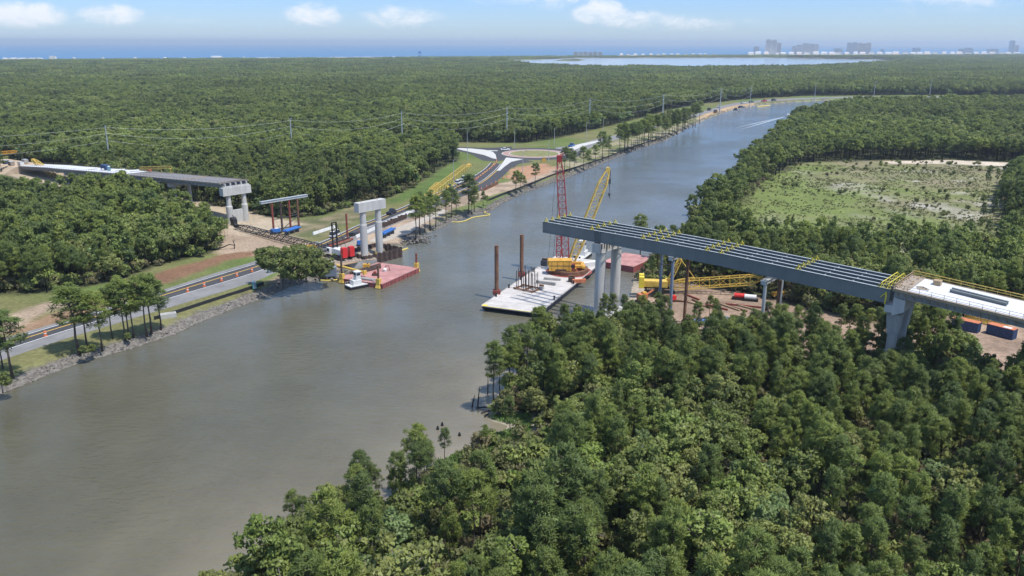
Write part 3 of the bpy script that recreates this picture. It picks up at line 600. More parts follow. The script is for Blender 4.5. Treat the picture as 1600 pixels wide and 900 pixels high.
for i in bro_i:
    x, y = A1[i]; zn, px_, py_ = zone(x, y); s = hs1[i] * rng.uniform(.85, 1.15); k = int(rng.integers(7)); lk = ['bright leafy green', 'pale grey green', 'bright leafy green', 'dark green', 'bright leafy green', 'brownish', 'dark green'][k]
    place_tree('broadleaf_tree', BROAD_T, BROAD_C, k, x, y, gz(x, y), rng.random() * 6.28, (s, s), f'{lk} hardwood {zn}', 'hardwood tree', f'{lk} hardwoods {zn}')
# rest of the woods
pts = []; kk = []; rr = []; ss = []
def put(Pq, kinds, scale, zz=None):
    for j, (x, y) in enumerate(Pq): pass
rest = A1[~ind]; lr = leafy[~ind]; hr = hs1[~ind]; dd1 = d1[~ind]
K = np.where(dd1 < 290, np.where(lr, np.array(HI_B)[rng.integers(7, size=len(rest))], np.array(HI_P)[rng.integers(9, size=len(rest))]), np.where(lr, np.array(MID_B)[rng.integers(5, size=len(rest))], np.array(MID_P)[rng.integers(6, size=len(rest))]))
zr = np.clip(dist_line(rest, RB) * .12 + .05, .05, 2)
pts.append(np.column_stack([rest, zr])); kk.append(K); wv = hr * rng.uniform(.76, 1.04, len(hr)); ss.append(np.column_stack([wv, wv, hr]))
A2 = jgrid(-1000, 1150, 480, 1500, 6.0); A2 = A2[infrust(A2)]; A2 = A2[open_land(A2)]; l2 = (fbm(A2, 70, 61) > .58) & (rng.random(len(A2)) < .7) | (rng.random(len(A2)) < .15)
h2 = .82 + .26 * fbm(A2, 50, 71) + rng.normal(0, .08, len(A2)); K = np.where(l2, np.array(MID_B)[rng.integers(5, size=len(A2))], np.array(MID_P)[rng.integers(6, size=len(A2))]); h2 = np.where(l2, h2 * 1.2, h2)
pts.append(np.column_stack([A2, np.full(len(A2), 2.)])); kk.append(K); w2 = h2 * rng.uniform(1.0, 1.35, len(h2)); ss.append(np.column_stack([w2, w2, h2]))
# undergrowth
U = jgrid(-330, 420, 60, 470, 2.9); U = U[infrust(U)]; U = U[open_land(U)]; U = U[rng.random(len(U)) < .62]; K = np.array(SHR)[rng.integers(4, size=len(U))]; s = rng.uniform(.6, 1.6, len(U))
pts.append(np.column_stack([U, np.clip(dist_line(U, RB) * .12, .05, 2)])); kk.append(K); ss.append(np.column_stack([s, s, s]))
# trunks of the woods' sunlit edges read as rows: young pines along them
p_ = np.vstack(pts); k_ = np.concatenate(kk); s_ = np.vstack(ss)
scatter_object('woods', p_, k_, rng.random(len(p_)) * 6.28, s_, 'dense mixed pine woods covering the land on both sides of the canal', 'woods')
A3 = jgrid(-3700, 4400, 1480, 5600, 46, .1); A3 = A3[infrust(A3)]
ok = (A3[:, 1] < coast_y(A3[:, 0]) - 420) & ~inside(A3, LAGOON) & ~inside(A3, CANAL) & ~inside(A3, CLEAR_L)
for q in FARCLEAR: ok &= ~inside(A3, q)
dlag = dist_line(A3, LAGOON, True); ok &= dlag > 34
for q in PONDS: ok &= ~inside(A3, q) & (dist_line(A3, q, True) > 30)
mar = (A3[:, 1] > 2600) & (A3[:, 0] < 500) & (fbm(A3 * np.array((.35, 1)), 260, 41) > .58); ok &= ~(mar & (rng.random(len(A3)) < .85))
ok &= ~((A3[:, 1] > 4000) & (rng.random(len(A3)) < .35))
A3 = A3[ok]; s = rng.uniform(.9, 1.1, len(A3)); zs = rng.uniform(.85, 1.1, len(A3)) * np.where(A3[:, 1] > coast_y(A3[:, 0]) - 1300, .42, 1)
scatter_object('distant_woods', np.column_stack([A3, np.full(len(A3), 1.8)]), np.array(PATCH)[rng.integers(5, size=len(A3))], rng.integers(4, size=len(A3)) * math.pi / 2, np.column_stack([s, s, zs]), 'far flat pine forest fading towards the lagoon and the gulf shore', 'forest')
print('WOODS', len(p_), len(A3), 'near', len(A1))
# ------------------------------------------------------------------ bridge
BRZ = math.atan2(BRA.y, BRA.x)
PZ = [(-420, 1.5), (-300, 6.2), (-263, 8.9), (-238, 10.3), (-200, 12.7), (-166, 14.7), (-125, 16.9), (-85, 19.2)]
GZ = [(82, 26.2), (101, 26.15), (121, 26.1), (138, 25.8), (157, 25.1), (177, 24.3)]
DZ = [(178, 24.9), (191, 24.0), (203, 23.2), (300, 15.5)]
def zi(tab, s): return float(np.interp(s, [a for a, b in tab], [b for a, b in tab]))
def bthing(name, label, cat, group=None, s=0, o=0, z=0): return thing(name, label, cat, BP(s, o, z), BRZ, group)
# --- right bank: bare girders over the canal edge
spn = bthing('steel_girder_span', 'five long bare grey steel bridge girders cantilevered over the canal, no deck yet', 'bridge span')
SG = [82, 92, 101, 111, 121, 130, 138, 148, 157, 167, 177.2]
OF = [-5.7, -2.85, 0, 2.85, 5.7]; GD = 3.15
for o in OF:
    m = MB()
    for a, b in zip(SG[:-1], SG[1:]):
        za, zb = zi(GZ, a), zi(GZ, b)
        m.m = 0; m.hexa([(a, o - .04, za - GD), (b, o - .04, zb - GD), (b, o + .04, zb - GD), (a, o + .04, za - GD), (a, o - .04, za - .05), (b, o - .04, zb - .05), (b, o + .04, zb - .05), (a, o + .04, za - .05)])
        m.m = 1; m.hexa([(a, o - .28, za - .06), (b, o - .28, zb - .06), (b, o + .28, zb - .06), (a, o + .28, za - .06), (a, o - .28, za), (b, o - .28, zb), (b, o + .28, zb), (a, o + .28, za)])
        m.m = 0; m.hexa([(a, o - .32, za - GD - .08), (b, o - .32, zb - GD - .08), (b, o + .32, zb - GD - .08), (a, o + .32, za - GD - .08), (a, o - .32, za - GD), (b, o - .32, zb - GD), (b, o + .32, zb - GD), (a, o + .32, za - GD)])
    m.m = 0
    for s in (100.1, 100.7, 101.3, 101.9): m.box((s, o, zi(GZ, s) - GD / 2 - .03), (.06, .5, GD - .15))
    for s in (82.1, 116, 130.5, 145, 161, 176.9): m.box((s, o, zi(GZ, s) - GD / 2 - .03), (.03, .16, GD - .15))
    m.build('girder', [M['steelgrey'], M['flange']], spn)
for i, s in enumerate(np.linspace(86, 175, 15)):
    z = zi(GZ, s); m = MB()
    for a, b in zip(OF[:-1], OF[1:]):
        m.bar((s, a + .05, z - .5), (s, b - .05, z - .5), .16); m.bar((s, a + .05, z - 2.7), (s, b - .05, z - 2.7), .16); m.bar((s, a + .05, z - .55), (s, (a + b) / 2, z - 2.65), .12); m.bar((s, b - .05, z - .55), (s, (a + b) / 2, z - 2.65), .12)
    m.build('cross_frame', M['flange'], spn)
for s in (83.2, 99, 115.2, 119.3, 133.6, 137.4, 156.7, 175.2, 176.6):
    z = zi(GZ, s)
    for o in OF:
        m = MB(); m.bar((s, o, z), (s, o, z + 1.1), .13); m.bar((s - .7, o, z + .05), (s + .02, o, z + 1.05), .1); m.bar((s + .7, o, z + .05), (s, o, z + 1.05), .1); m.bar((s - .7, o, z + .06), (s + .7, o, z + .06), .1)
        m.bar((s, o - .45, z + .05), (s, o + .45, z + .5), .08); m.build('safety_bracket', M['safety'], spn)
    if s > 170: MB().bar((s, OF[0], z + 1.0), (s, OF[-1], z + 1.0), .12).build('safety_rail', M['safety'], spn)
# --- right approach deck
dk = bthing('approach_deck', 'finished concrete approach deck with white curing sheet at the right edge', 'bridge deck')
SS = [178, 184, 191, 203, 225, 260, 300]
def ribbon(m, S, tab, o0, o1, dz0, dz1):
    for a, b in zip(S[:-1], S[1:]):
        za, zb = zi(tab, a), zi(tab, b)
        m.hexa([(a, o0, za + dz0), (b, o0, zb + dz0), (b, o1, zb + dz0), (a, o1, za + dz0), (a, o0, za + dz1), (b, o0, zb + dz1), (b, o1, zb + dz1), (a, o1, za + dz1)])
    return m
ribbon(MB(), SS, DZ, -6.9, 6.9, -.25, 0).build('slab', M['formwood'], dk)
ribbon(MB(), [181, 184, 191, 203, 225, 260, 300], DZ, -6.1, 6.1, .004, .05).build('curing_sheet', M['whitecover'], dk)
m = MB()
for o in (-5.2, -2.6, 0, 2.6, 5.2):
    ribbon(m, SS, DZ, o - .12, o + .12, -1.9, -.25); ribbon(m, SS, DZ, o - .45, o + .45, -2.1, -1.9)
m.build('girder', M['oldconc'], dk)
m = MB(); ribbon(m, SS, DZ, -7.15, -6.95, -.5, .06); ribbon(m, SS, DZ, 6.95, 7.15, -.5, .06)
for s in np.arange(179, 300, 1.6):
    for sg in (-1, 1): m.bar((s, sg * 5.7, zi(DZ, s) - 1.8), (s, sg * 7.0, zi(DZ, s) - .45), .14)
m.build('overhang_formwork', M['wood'], dk)
for sg, nm in ((-1, 'edge_railing'), (1, 'edge_railing')):
    m = MB()
    for s in np.arange(178.5, 300, 2.4): m.bar((s, sg * 7.05, zi(DZ, s)), (s, sg * 7.05, zi(DZ, s) + 1.1), .08)
    for h in (.55, 1.1):
        for a, b in zip(SS[:-1], SS[1:]): m.bar((a, sg * 7.05, zi(DZ, a) + h), (b, sg * 7.05, zi(DZ, b) + h), .07 if sg < 0 else .13)
    m.build(nm, M['wood'] if sg < 0 else M['yellow'], dk)
m = MB(); 
for o in np.arange(-6.8, 6.9, .5): m.bar((178.1, o, 24.85), (178.1, o + .1, 25.5), .06)
for h in (.3, .9): m.bar((178.2, -6.9, 24.9 + h), (178.2, 6.9, 24.9 + h), .1)
for k in range(26): 
    a = rng.uniform(178.3, 180.6); o = rng.uniform(-6.5, 6.5); m.bar((a, o, 24.95), (a + rng.uniform(-.4, .4), o + rng.uniform(.5, 1.6), 25.05), .12)
m.build('end_formwork', M['wood'], dk)
for k in (0, 1):
    a = BP(185.6, 1.2 - 2.3 * k, 0); t_ = thing('steel_beam', ['long grey steel beam lying on the white deck, the one nearer the centre', 'long grey steel beam lying on the white deck, the one nearer the low railing'][k], 'beam', BP(187.6, 1.6 - 1.5 * k, zi(DZ, 187.6) + .06), BRZ - .06, 'grey beams on the white deck')
    t_.rotation_euler[1] = .068
    MB().box((5.4, 0, .06), (11, .55, .1)).box((5.4, 0, .36), (11, .08, .5)).box((5.4, 0, .66), (11, .55, .1)).build('beam_section', M['steelgrey'], t_)
t_ = bthing('timber_crate', 'small square plywood crate on the white deck by the far railing', 'crate', s=184.2, o=3.4, z=zi(DZ, 184.2) + .06)
MB().box((0, 0, .5), (1.5, 1.5, 1.0)).build('box', M['wood'], t_); MB().box((0, 0, 1.04), (1.65, 1.65, .08)).build('lid', M['wood'], t_)
t_ = bthing('tarpaulin_heap', 'small crumpled pale tarpaulin on the white deck near the formwork', 'tarpaulin', s=182.6, o=-2.2, z=zi(DZ, 182.6) + .06)
m = MB(); r3 = np.random.default_rng(3)
m.lathe([(1.3, 0), (1.1, .15), (.7, .3), (.2, .36)], n=11); m.v = [(v[0] * (1 + .4 * math.sin(i * 2.1)), v[1] * .8 * (1 + .3 * math.cos(i * 1.7)), v[2] * (1 + .5 * math.sin(i))) for i, v in enumerate(m.v)]
m.build('cloth', M['formwood'], t_)
# --- left approach
ld = bthing('unfinished_approach_deck', 'long unfinished approach bridge on the left bank, grey deck pans and white sheets', 'bridge deck')
S2 = [-300, -263, -238, -200, -166, -125, -86]
ribbon(MB(), S2, PZ, -6.3, 6.3, -.22, 0).build('deck_pan', M['deckform'], ld)
ribbon(MB(), [-300, -263, -238, -215, -172], PZ, -5.5, 5.5, .004, .12).build('curing_sheet', M['whitecover'], ld)
ribbon(MB(), [-118.8, -118], PZ, -6, 6, .01, .2).build('joint_timber', M['wood'], ld)
m = MB()
for o in (-5.2, -2.6, 0, 2.6, 5.2): ribbon(m, S2, PZ, o - .1, o + .1, -1.75, -.22); ribbon(m, S2, PZ, o - .38, o + .38, -1.9, -1.75); 
m.build('girder', M['oldconc'], ld)
m = MB(); ribbon(m, S2, PZ, -6.75, -6.35, -.55, .12); ribbon(m, S2, PZ, 6.35, 6.75, -.55, .12)
for s in np.arange(-298, -87, 3.0):
    for sg in (-1, 1): m.bar((s, sg * 6.6, zi(PZ, s)), (s, sg * 6.6, zi(PZ, s) + 1.0), .07)
for a, b in zip(S2[:-1], S2[1:]):
    for sg in (-1, 1): m.bar((a, sg * 6.6, zi(PZ, a) + 1), (b, sg * 6.6, zi(PZ, b) + 1), .06)
m.build('edge_formwork', M['formwood'], ld)
m = MB()
for o in np.arange(-6.2, 6.3, .7): m.bar((-86, o, 19.15), (-85.2, o, 19.6), .08); m.bar((-89 + (o % 1.3), o, 19.2), (-87, o + .5, 19.3), .14)
m.build('end_formwork', M['wood'], ld)
# --- piers
def pier(label, s, top, cap=(12.6, 2.6, 2.9), cols=(-3.6, 3.6), r=(1.05, .95), base=2.0, flare=None, strut=None, plinth=None, backwall=None, oc=0):
    t = bthing('bridge_pier', label, 'bridge pier', s=s, o=oc)
    MB().box((0, 0, top - cap[2] / 2), (cap[1], cap[0], cap[2])).box((0, 0, top - cap[2] + .04), (cap[1] + .12, cap[0] + .12, .08)).build('pier_cap', M['concrete'], t)
    for c in cols:
        m = MB(); zt = top - cap[2] - .002
        if flare: m.lathe([(flare[1], base - .5), (flare[1], flare[0]), (flare[1] * .97, flare[0] + .15), (r[0], flare[0] + .6), (r[1], zt)], (0, c, 0), 20)
        else: m.lathe([(r[0], base - .5), (r[1], zt)], (0, c, 0), 20)
        m.build('column', M['concrete'], t)
    if strut: MB().box((0, 0, (strut[0] + strut[1]) / 2), (.9, abs(cols[1] - cols[0]) - 1.6, strut[1] - strut[0])).build('strut_wall', M['concrete'], t)
    if plinth: MB().box((0, 0, plinth / 2 - .3), (5, 13, plinth + .6)).build('footing', M['oldconc'], t)
    if backwall: MB().prism([(0.02, -6.0), (1.1, -6.0), (1.1, 6.0), (0.02, 6.0)], top + .002, top + backwall).build('upper_cap', M['concrete'], t)
    return t
p0 = pier('tall double column concrete pier ending the left deck, above the yard and black boom', -85.8, 17.2, (13.2, 2.8, 3.3), flare=(9.0, 1.35), strut=(2, 7.4), backwall=.5)
m = MB()
for o in (-5.0, -2.5, 0, 2.5, 5.0): m.box((.5, o, 18.3), (.9, .45, 1.2))
m.build('bearing_block', M['concrete'], p0)
for o in (-3.75, -1.25, 1.25, 3.75): MB().box((.1, o, 18.3), (.1, 1.95, 1.1)).build('opening_shade_panel', M['hull'], p0)  # solid dark panels between the blocks, painting the shade inside the openings
pier('two column concrete pier of the left approach, second from its open end', -130, 14.4, (12, 2.0, 1.6), strut=(3, 5.2), r=(.95, .85))
for k, s in enumerate((-158, -185, -216, -240)):
    pier(['short pale pier of the left approach, third from the open end, rising from the trees', 'short pale pier of the left approach, fourth from the open end', 'low pier of the left approach under the white sheets, fifth from the open end', 'lowest pier of the left approach, nearest the embankment'][k], s, zi(PZ, s) - 1.95, (12, 1.8, 1.4), r=(.85, .8))
pc = pier('freestanding white double column pier without deck, inside the canal edge cofferdam', 0, 21.4, (12.4, 2.6, 3.3), flare=(13.2, 1.3), base=0, r=(1.12, 1.08), cols=(-3.5, 3.5))
for o in (-4, 3.5): MB().bar((0, o, 21.4), (0, o, 23.2), .1).build('rebar_stub', M['rust'], pc)
pw = pier('concrete pier at the right canal edge carrying the cantilevered girders', 101, 22.6, (12.6, 2.6, 2.6), base=0, cols=(-3.9, 3.9), r=(1.45, 1.45))
MB().box((0, 0, .6), (5.6, 13.5, 2.4)).build('footing', M['concrete'], pw)
m = MB()
for o in np.arange(-5.5, 5.6, 1.2): m.box((1.36, o, 21.9 - .3 * (int(o * 3) % 2)), (.14, .35, 1.4))
m.build('rebar_stains', M['dgrey'], pw)
m = MB()
for o in OF: m.box((0, o, 22.76), (1.4, .9, .3))
m.build('bearing', M['dgrey'], pw)
pr_ = bthing('bridge_pier', 'massive flared concrete pier where the bare girders meet the white deck', 'bridge pier', s=178.0)
m = MB(); m.hexa([(-1.4, -6.2, 19.2), (.2, -6.2, 19.2), (.2, 6.2, 19.2), (-1.4, 6.2, 19.2), (-1.4, -6.2, 20.75), (.2, -6.2, 20.75), (.2, 6.2, 20.75), (-1.4, 6.2, 20.75)])
m.hexa([(.202, -6.2, 18.6), (2.6, -6.2, 19.8), (2.6, 6.2, 19.8), (.202, 6.2, 18.6), (.202, -6.2, 22.7), (2.6, -6.2, 22.4), (2.6, 6.2, 22.4), (.202, 6.2, 22.7)]); m.build('pier_cap', M['concrete'], pr_)
for c in (-3.6, 3.6):
    m = MB(); m.lathe([(1.25, 1.2), (1.25, 9.8), (1.05, 10.3), (1.05, 14.0)], (.3, c, 0), 20); m.hexa([(-.75, c - 1.0, 13.9), (1.35, c - 1.0, 13.9), (1.35, c + 1.0, 13.9), (-.75, c + 1.0, 13.9), (-1.1, c - 1.7, 19.19), (1.8, c - 1.7, 18.59), (1.8, c + 1.7, 18.59), (-1.1, c + 1.7, 19.19)]); m.build('column', M['oldconc'], pr_)
MB().bar((-1.5, -5.9, 20.8), (-1.5, -5.9, 23.6), .25).bar((-1.5, -5.9, 23.4), (-2.6, -5.9, 22.2), .2).build('yellow_bracket', M['safety'], pr_)
for k, s in enumerate((226, 272)): pier(['round column pier under the white deck at the right edge', 'last pier under the white deck beyond the right edge'][k], s, zi(DZ, s) - 2.15, (12.5, 2.2, 1.8), r=(1, .9))
# --- temporary towers
def tube_tower(label, s, cols, beam, ztop, mats_, loc=None, braces=(), capw=.9):
    t = bthing('support_tower', label, 'support tower', s=s)
    for i, (a, o) in enumerate(cols): MB().tube((a - s, o, 1.6), (a - s, o, ztop - capw), .42, n=12).build('steel_column', mats_[i % len(mats_)], t)
    for (a, b) in beam: MB().bar((a[0] - s, a[1], ztop - capw / 2), (b[0] - s, b[1], ztop - capw / 2), 1.1, capw - .004).bar((a[0] - s, a[1], ztop + .06), (b[0] - s, b[1], ztop + .06), 1.5, .11).build('cap_beam', M['galv'], t)
    for (a, b, za, zb) in braces: MB().bar((a[0] - s, a[1], za), (b[0] - s, b[1], zb), .22).build('brace', M['dgrey'], t)
    return t
def b_inv(v): r = Vector((v[0], v[1], 0)) - BRC; return r.dot(BRA), r.dot(BRN)
s1, o1 = b_inv(at(448, 361))
cl = [(s1, o1 + d) for d in (-6.0, -2.0, 2.0, 6.0)]
tube_tower('free standing temporary tower of rusty red pipes under a pale beam, beside the yard', s1, cl, [((s1, o1 - 11), (s1, o1 + 11))], 15.4, [M['redpipe'], M['brownsteel'], M['redpipe'], M['rust']], braces=[((s1, o1 - 6), (s1, o1 + 6), 7.5, 8.0), ((s1, o1 - 2), (s1, o1 + 6), 3, 7.5)])
gb = lambda s: zi(GZ, s) - GD - .1
tube_tower('teal grey temporary tower under the girders beside the idle yellow crane', 120, [(124, -5), (115, 5), (124, 3)], [((124, -6.5), (124, 6.5)), ((115, 3.5), (124, 5.4))], gb(124) - .14, [M['greyblue'], M['greyblue'], M['rust']], braces=[((124, -5), (115, 5), 20.5, 17), ((115, 5), (124, -5), 8, 2.4)])
tube_tower('temporary pipe tower under the girders where the yellow boom tip rests', 149, [(149, -5), (149, 5), (150.5, 0)], [((149, -6.5), (149, 6.5))], gb(149) - 1.2, [M['galv'], M['galv'], M['rust']], braces=[((149, -5), (149, 5), 16, 5)])

# ------------------------------------------------------------------ cofferdam, sheet pile walls
def sheetwall(name, label, cat, pts, z0, z1, mt, closed=False, pitch=1.1, amp=.32):
    m = MB(); P_ = [Vector((p[0], p[1], 0)) for p in pts]; n = len(P_)
    for i in range(n if closed else n - 1):
        a, b = P_[i], P_[(i + 1) % n]; d = b - a; k = max(2, int(d.length / pitch)); nrm = Vector((-d.y, d.x, 0)).normalized(); L0 = []
        for j in range(k + 1):
            q = a + d * (j / k); s = amp if j % 2 else -amp
            if j in (0, k): s = 0
            L0.append(q + nrm * s)
            if 0 < j < k: L0.append(q + d * (.42 / k) + nrm * s)
        for p_, q_ in zip(L0[:-1], L0[1:]):
            ins = (q_ - p_).normalized(); nn = Vector((-ins.y, ins.x, 0)) * .03
            top = z1 + .25 * math.sin(p_.x * 3.1 + p_.y)
            m.hexa([(*(p_ - nn).xy, z0), (*(q_ - nn).xy, z0), (*(q_ + nn).xy, z0), (*(p_ + nn).xy, z0), (*(p_ - nn).xy, top), (*(q_ - nn).xy, top), (*(q_ + nn).xy, top), (*(p_ + nn).xy, top)])
    o = m.build(name, mt); return tag(o, label, cat)
sheetwall('cofferdam', 'dark steel sheet pile cofferdam around the freestanding white pier', 'cofferdam', [BP(5.5, -8), BP(5.5, 9.5), BP(-7, 9.5), BP(-7, -8)], -2.5, 3.6, M['brownsteel'], True)
sheetwall('sheet_pile_wall', 'brown sheet pile wall along the road below the white concrete strip', 'sheet pile wall', [at(596, 357), at(636, 341)], 0, 4.2, M['brownsteel'])
sheetwall('sheet_pile_wall', 'short rusty sheet pile wall beside the roundabout exit road', 'sheet pile wall', [at(755, 299), at(778, 288)], 0, 3.4, M['rust'])
def t_last(): return COL.objects[-1]
# ------------------------------------------------------------------ barges and boats
def ang(v): return math.atan2(v.y, v.x)
wd = Vector((.381, .924, 0)); WBo = Vector((-.6, 227.2, 0)) + wd * 32
wb = thing('work_barge', 'long pale decked crane barge with dark hull moored by the right bank', 'barge', WBo, ang(wd))
MB().hexa([(-29.5, -8.9, -.8), (32, -8.9, -.8), (32, 8.9, -.8), (-29.5, 8.9, -.8), (-32, -9, 1.45), (32, -9, 1.45), (32, 9, 1.45), (-32, 9, 1.45)]).build('hull', M['hull'], wb)
MB().box((0, 0, 1.55), (64.1, 18.1, .19)).build('deck', M['bargewhite'], wb)
m = MB(); [m.box((x, s * 8.95, 1.74), (60 / 6 - .3, .18, .2)) for x in np.arange(-27, 30, 10) for s in (-1, 1)]; m.build('deck_coaming', M['bargewhite'], wb)
m = MB(); m.box((-31.2, 8.2, 1.67), (1.4, 1.5, .04)); m.box((-31.9, 0, 1.69), (.25, 17, .06)); m.build('corner_marking', M['safety'], wb)
for x, y in ((-22, 8.6), (-12, 8.6), (-2, 8.6), (9, 8.6), (20, 8.6), (-18, -8.5), (0, -8.5), (14, -8.5)): MB().lathe([(.25, 1.65), (.22, 2.5), (.34, 2.6), (.34, 2.8)], (x, y, 0), 10).build('bollard', M['black'], wb)
m = MB()
for k in range(14): m.bar((-30 + k * 4.3, -8.6, 1.655), (-30 + k * 4.3, 8.6, 1.655), .07, .02)
m.build('plate_seam', M['oldconc'], wb)
def spud(label, px, py, tx, ty, r=.62):
    b = at(px, py, 1.6); t = thing('spud_pile', label, 'steel pile', (b.x, b.y, 0)); top = atY(tx, ty, b.y).z
    MB().tube((0, 0, -3), (0, 0, top), r, n=16).tube((0, 0, top), (0, 0, top + .06), r * 1.08, n=16).build('pipe', M['rust'], t)
    m = MB(); m.box((0, r + .3, 2.2), (2.0, .5, 1.3)).box((0, -r - .3, 2.2), (2.0, .5, 1.3)).box((r + .32, 0, 2.2), (.5, 2 * r, 1.3)).box((-r - .32, 0, 2.2), (.5, 2 * r, 1.3)); m.build('collar', M['redpipe'], t)
spud('tall brown steel spud pile at the open left edge of the pale barge', 776, 459, 776, 384)
spud('brown steel spud pile beside the rod template, taller of two on the pale barge', 815, 431, 815, 367)
# pile rack with rods
def wbp(x, y, z=1.66): v = Matrix.Rotation(ang(wd), 3, 'Z') @ Vector((x, y, 0)); return WBo + v + Vector((0, 0, z))
c = at(824, 452, 1.65); t = thing('pile_template', 'rusty steel template with upright dark rods standing on the pale barge', 'pile template', c, ang(wd) - .25)
m = MB()
for y in (-3.3, 0, 3.3): m.box((0, y, .2), (4.6, .5, .4))
for x in (-2.2, 2.2): m.box((x, 0, .42), (.5, 7.4, .3))
m.build('frame', M['rust'], t)
r3 = np.random.default_rng(8)
for k in range(16):
    x = (-1.2 if k % 2 else 1.2) + r3.normal() * .25; y = -3.4 + k * .45; MB().tube((x, y, .3), (x + r3.normal() * .1, y, 5 + r3.random() * 2.4), .13, n=6).build('rod', M['brownsteel'], t)
def loose_beam(label, a, b, w, h, mt, z=1.66, name='steel_beam', cat='beam'):
    v = b - a; t = thing(name, label, cat, (a.x, a.y, z), ang(v)); MB().box((v.length / 2, 0, h / 2), (v.length, w, h * .999)).box((v.length / 2, 0, h + .02), (v.length * .98, w * .7, .04)).build('beam_section', mt, t); return t
loose_beam('long grey concrete beam lying across the pale barge behind the rods', at(838, 442, 1.66), at(868, 446, 1.66), .9, .9, M['oldconc'])
loose_beam('shorter grey beam lying on the pale barge close to the yellow crane ring', at(850, 436.5, 1.66), at(876, 438.5, 1.66), .8, .7, M['oldconc'])
loose_beam('white box girder section lying at the far end of the pale barge', at(908, 418, 1.66), at(934, 415, 1.66), 2.0, 1.7, M['white'])
loose_beam('orange brown pipe section by the shore side edge of the pale barge', at(894, 442, 1.66), at(915, 441, 1.66), 1.1, 1.1, M['contrust'], name='pipe_section', cat='pipe')
# small deck gear
for i, (px, py, w_, l_, h_, mt, nm, lb) in enumerate([(852, 414, 2.2, 3.4, 1.8, 'dgrey', 'winch', 'dark deck winch at the left edge of the pale barge behind the crane'), (893, 440, 1.6, 2, 1.6, 'brownsteel', 'welding_machine', 'dark welding machine on the pale barge by the orange pipe'), (846, 452, 1.2, 1.6, 1.0, 'oldconc', 'tool_chest', 'grey tool chest on the pale barge beside the rod template')]):
    t = thing(nm, lb, nm.replace('_', ' '), at(px, py, 1.66), ang(wd)); MB().box((0, 0, h_ / 2), (l_, w_, h_)).build('casing', M[mt], t); MB().tube((0, -w_ / 2 - .1, h_ + .3), (0, w_ / 2 + .1, h_ + .3), .3).build('drum', M['rust'], t); MB().box((l_ * .3, 0, h_ + .12), (.3, w_ * .6, .22)).build('handle', M['black'], t)
# --- ringer crane on the barge
rc = at(889, 424, 1.66); A_ = .10
cr = thing('ringer_crane', 'yellow ring crane with red mast and yellow lattice boom on the pale barge', 'crane', rc, 0)
m = MB(); n = 48; R0, R1 = 5.3, 6.4
for i in range(n):
    a, b = 2 * math.pi * i / n, 2 * math.pi * (i + 1) / n
    q = [(R0 * math.cos(a), R0 * math.sin(a)), (R1 * math.cos(a), R1 * math.sin(a)), (R1 * math.cos(b), R1 * math.sin(b)), (R0 * math.cos(b), R0 * math.sin(b))]
    m.prism(q, .0 if i % 2 else .05, 1.3)
m.build('ring_track', M['rust'], cr)
MB().lathe([(2.4, .1), (2.4, 1.2), (1.5, 1.4), (1.5, 2.2)], n=20).build('slew_centre', M['orangeyel'], cr)
m = MB(); m.box((-3.2, -3.0, 3.1), (7.4, 3.6, 3.4)); m.box((-3.2, -3.0, 4.84), (7.7, 3.8, .1)); m.box((-6.9, -3.0, 3.9), (.8, 3.0, 1.6)); m.build('machinery_house', M['orangeyel'], cr)
m = MB(); m.box((-3.2, -4.86, 3.2), (7.0, .06, .1)); [m.box((-6 + i * 1.9, -4.85, 3.1), (.08, .05, 3.0)) for i in range(4)]; m.box((-3, -4.9, 1.75), (3.6, .1, .5)); m.build('door_panel_lines', M['brownsteel'], cr)
MB().box((1.7, -2.0, 2.3), (5.5, 1.2, .8)).box((1.7, 2.4, 2.3), (5.5, 1.2, .8)).box((4.6, 0, 2.1), (1.2, 6.2, .7)).build('base_frame', M['orangeyel'], cr)
_c = MB().box((.9, -4.0, 2.6), (1.5, 1.5, 2.2)).build('cab', M['redpipe'], cr); MB().box((.9, -4.78, 3.0), (1.2, .06, .9)).build('cab_window', M['glass'], _c)
foot = atY(893, 409, rc.y + 3) - rc; foot.z = 2.6; tipw = atY(950, 266, rc.y + 8) - rc
mast_t = atY(874, 250, rc.y + 5) - rc; mfoot = Vector((-.9, 1.5, 2.6))
MB().lattice(foot, tipw, 1.9, 1.0, 2.9 and 2.9, bay=2.4, c=.26, l=.12, side=2.9, upv=(0, 1, 0)).v
m = MB(); m.lattice(foot, tipw, 1.9, 1.0, taper=.14, bay=2.2, c=.27, l=.12, side=2.7, upv=(0, 1, 0)); m.build('boom', M['yellow'], cr)
m = MB(); m.lattice(mfoot, mast_t, 1.8, 1.1, taper=.16, bay=2.2, c=.24, l=.11, side=2.4, upv=(0, 1, 0)); m.build('mast', M['red'], cr)
m = MB(); m.box(mast_t + Vector((0, 0, .4)), (1.6, 1.6, 2.2)); m.tube(mast_t + Vector((-.9, 0, 1)), mast_t + Vector((.9, 0, 1)), .7); m.build('mast_head', M['red'], cr)
m = MB(); bp = Vector((-3.6, 0, 4.9)); bt = Vector((-3.2, 1.5, 14.5))
m.lattice(bp, bt, 1.4, .9, bay=1.8, c=.2, l=.12, side=1.7, upv=(0, 1, 0)); m.bar(bt, mfoot + (mast_t - mfoot) * .25, .18); m.build('back_gantry', M['red'], cr)
m = MB()
for d in (-.8, .8):
    m.tube(mast_t + Vector((d, 0, 1)), tipw + Vector((d * .5, 0, 0)), .05, n=4); m.tube(mast_t + Vector((d, 0, .6)), bp + Vector((d - 2.5, 0, 0)), .05, n=4); m.tube(mast_t + Vector((d, 0, .6)), bt + Vector((d, 0, 0)), .05, n=4)
m.build('pendant_line', M['dgrey'], cr)
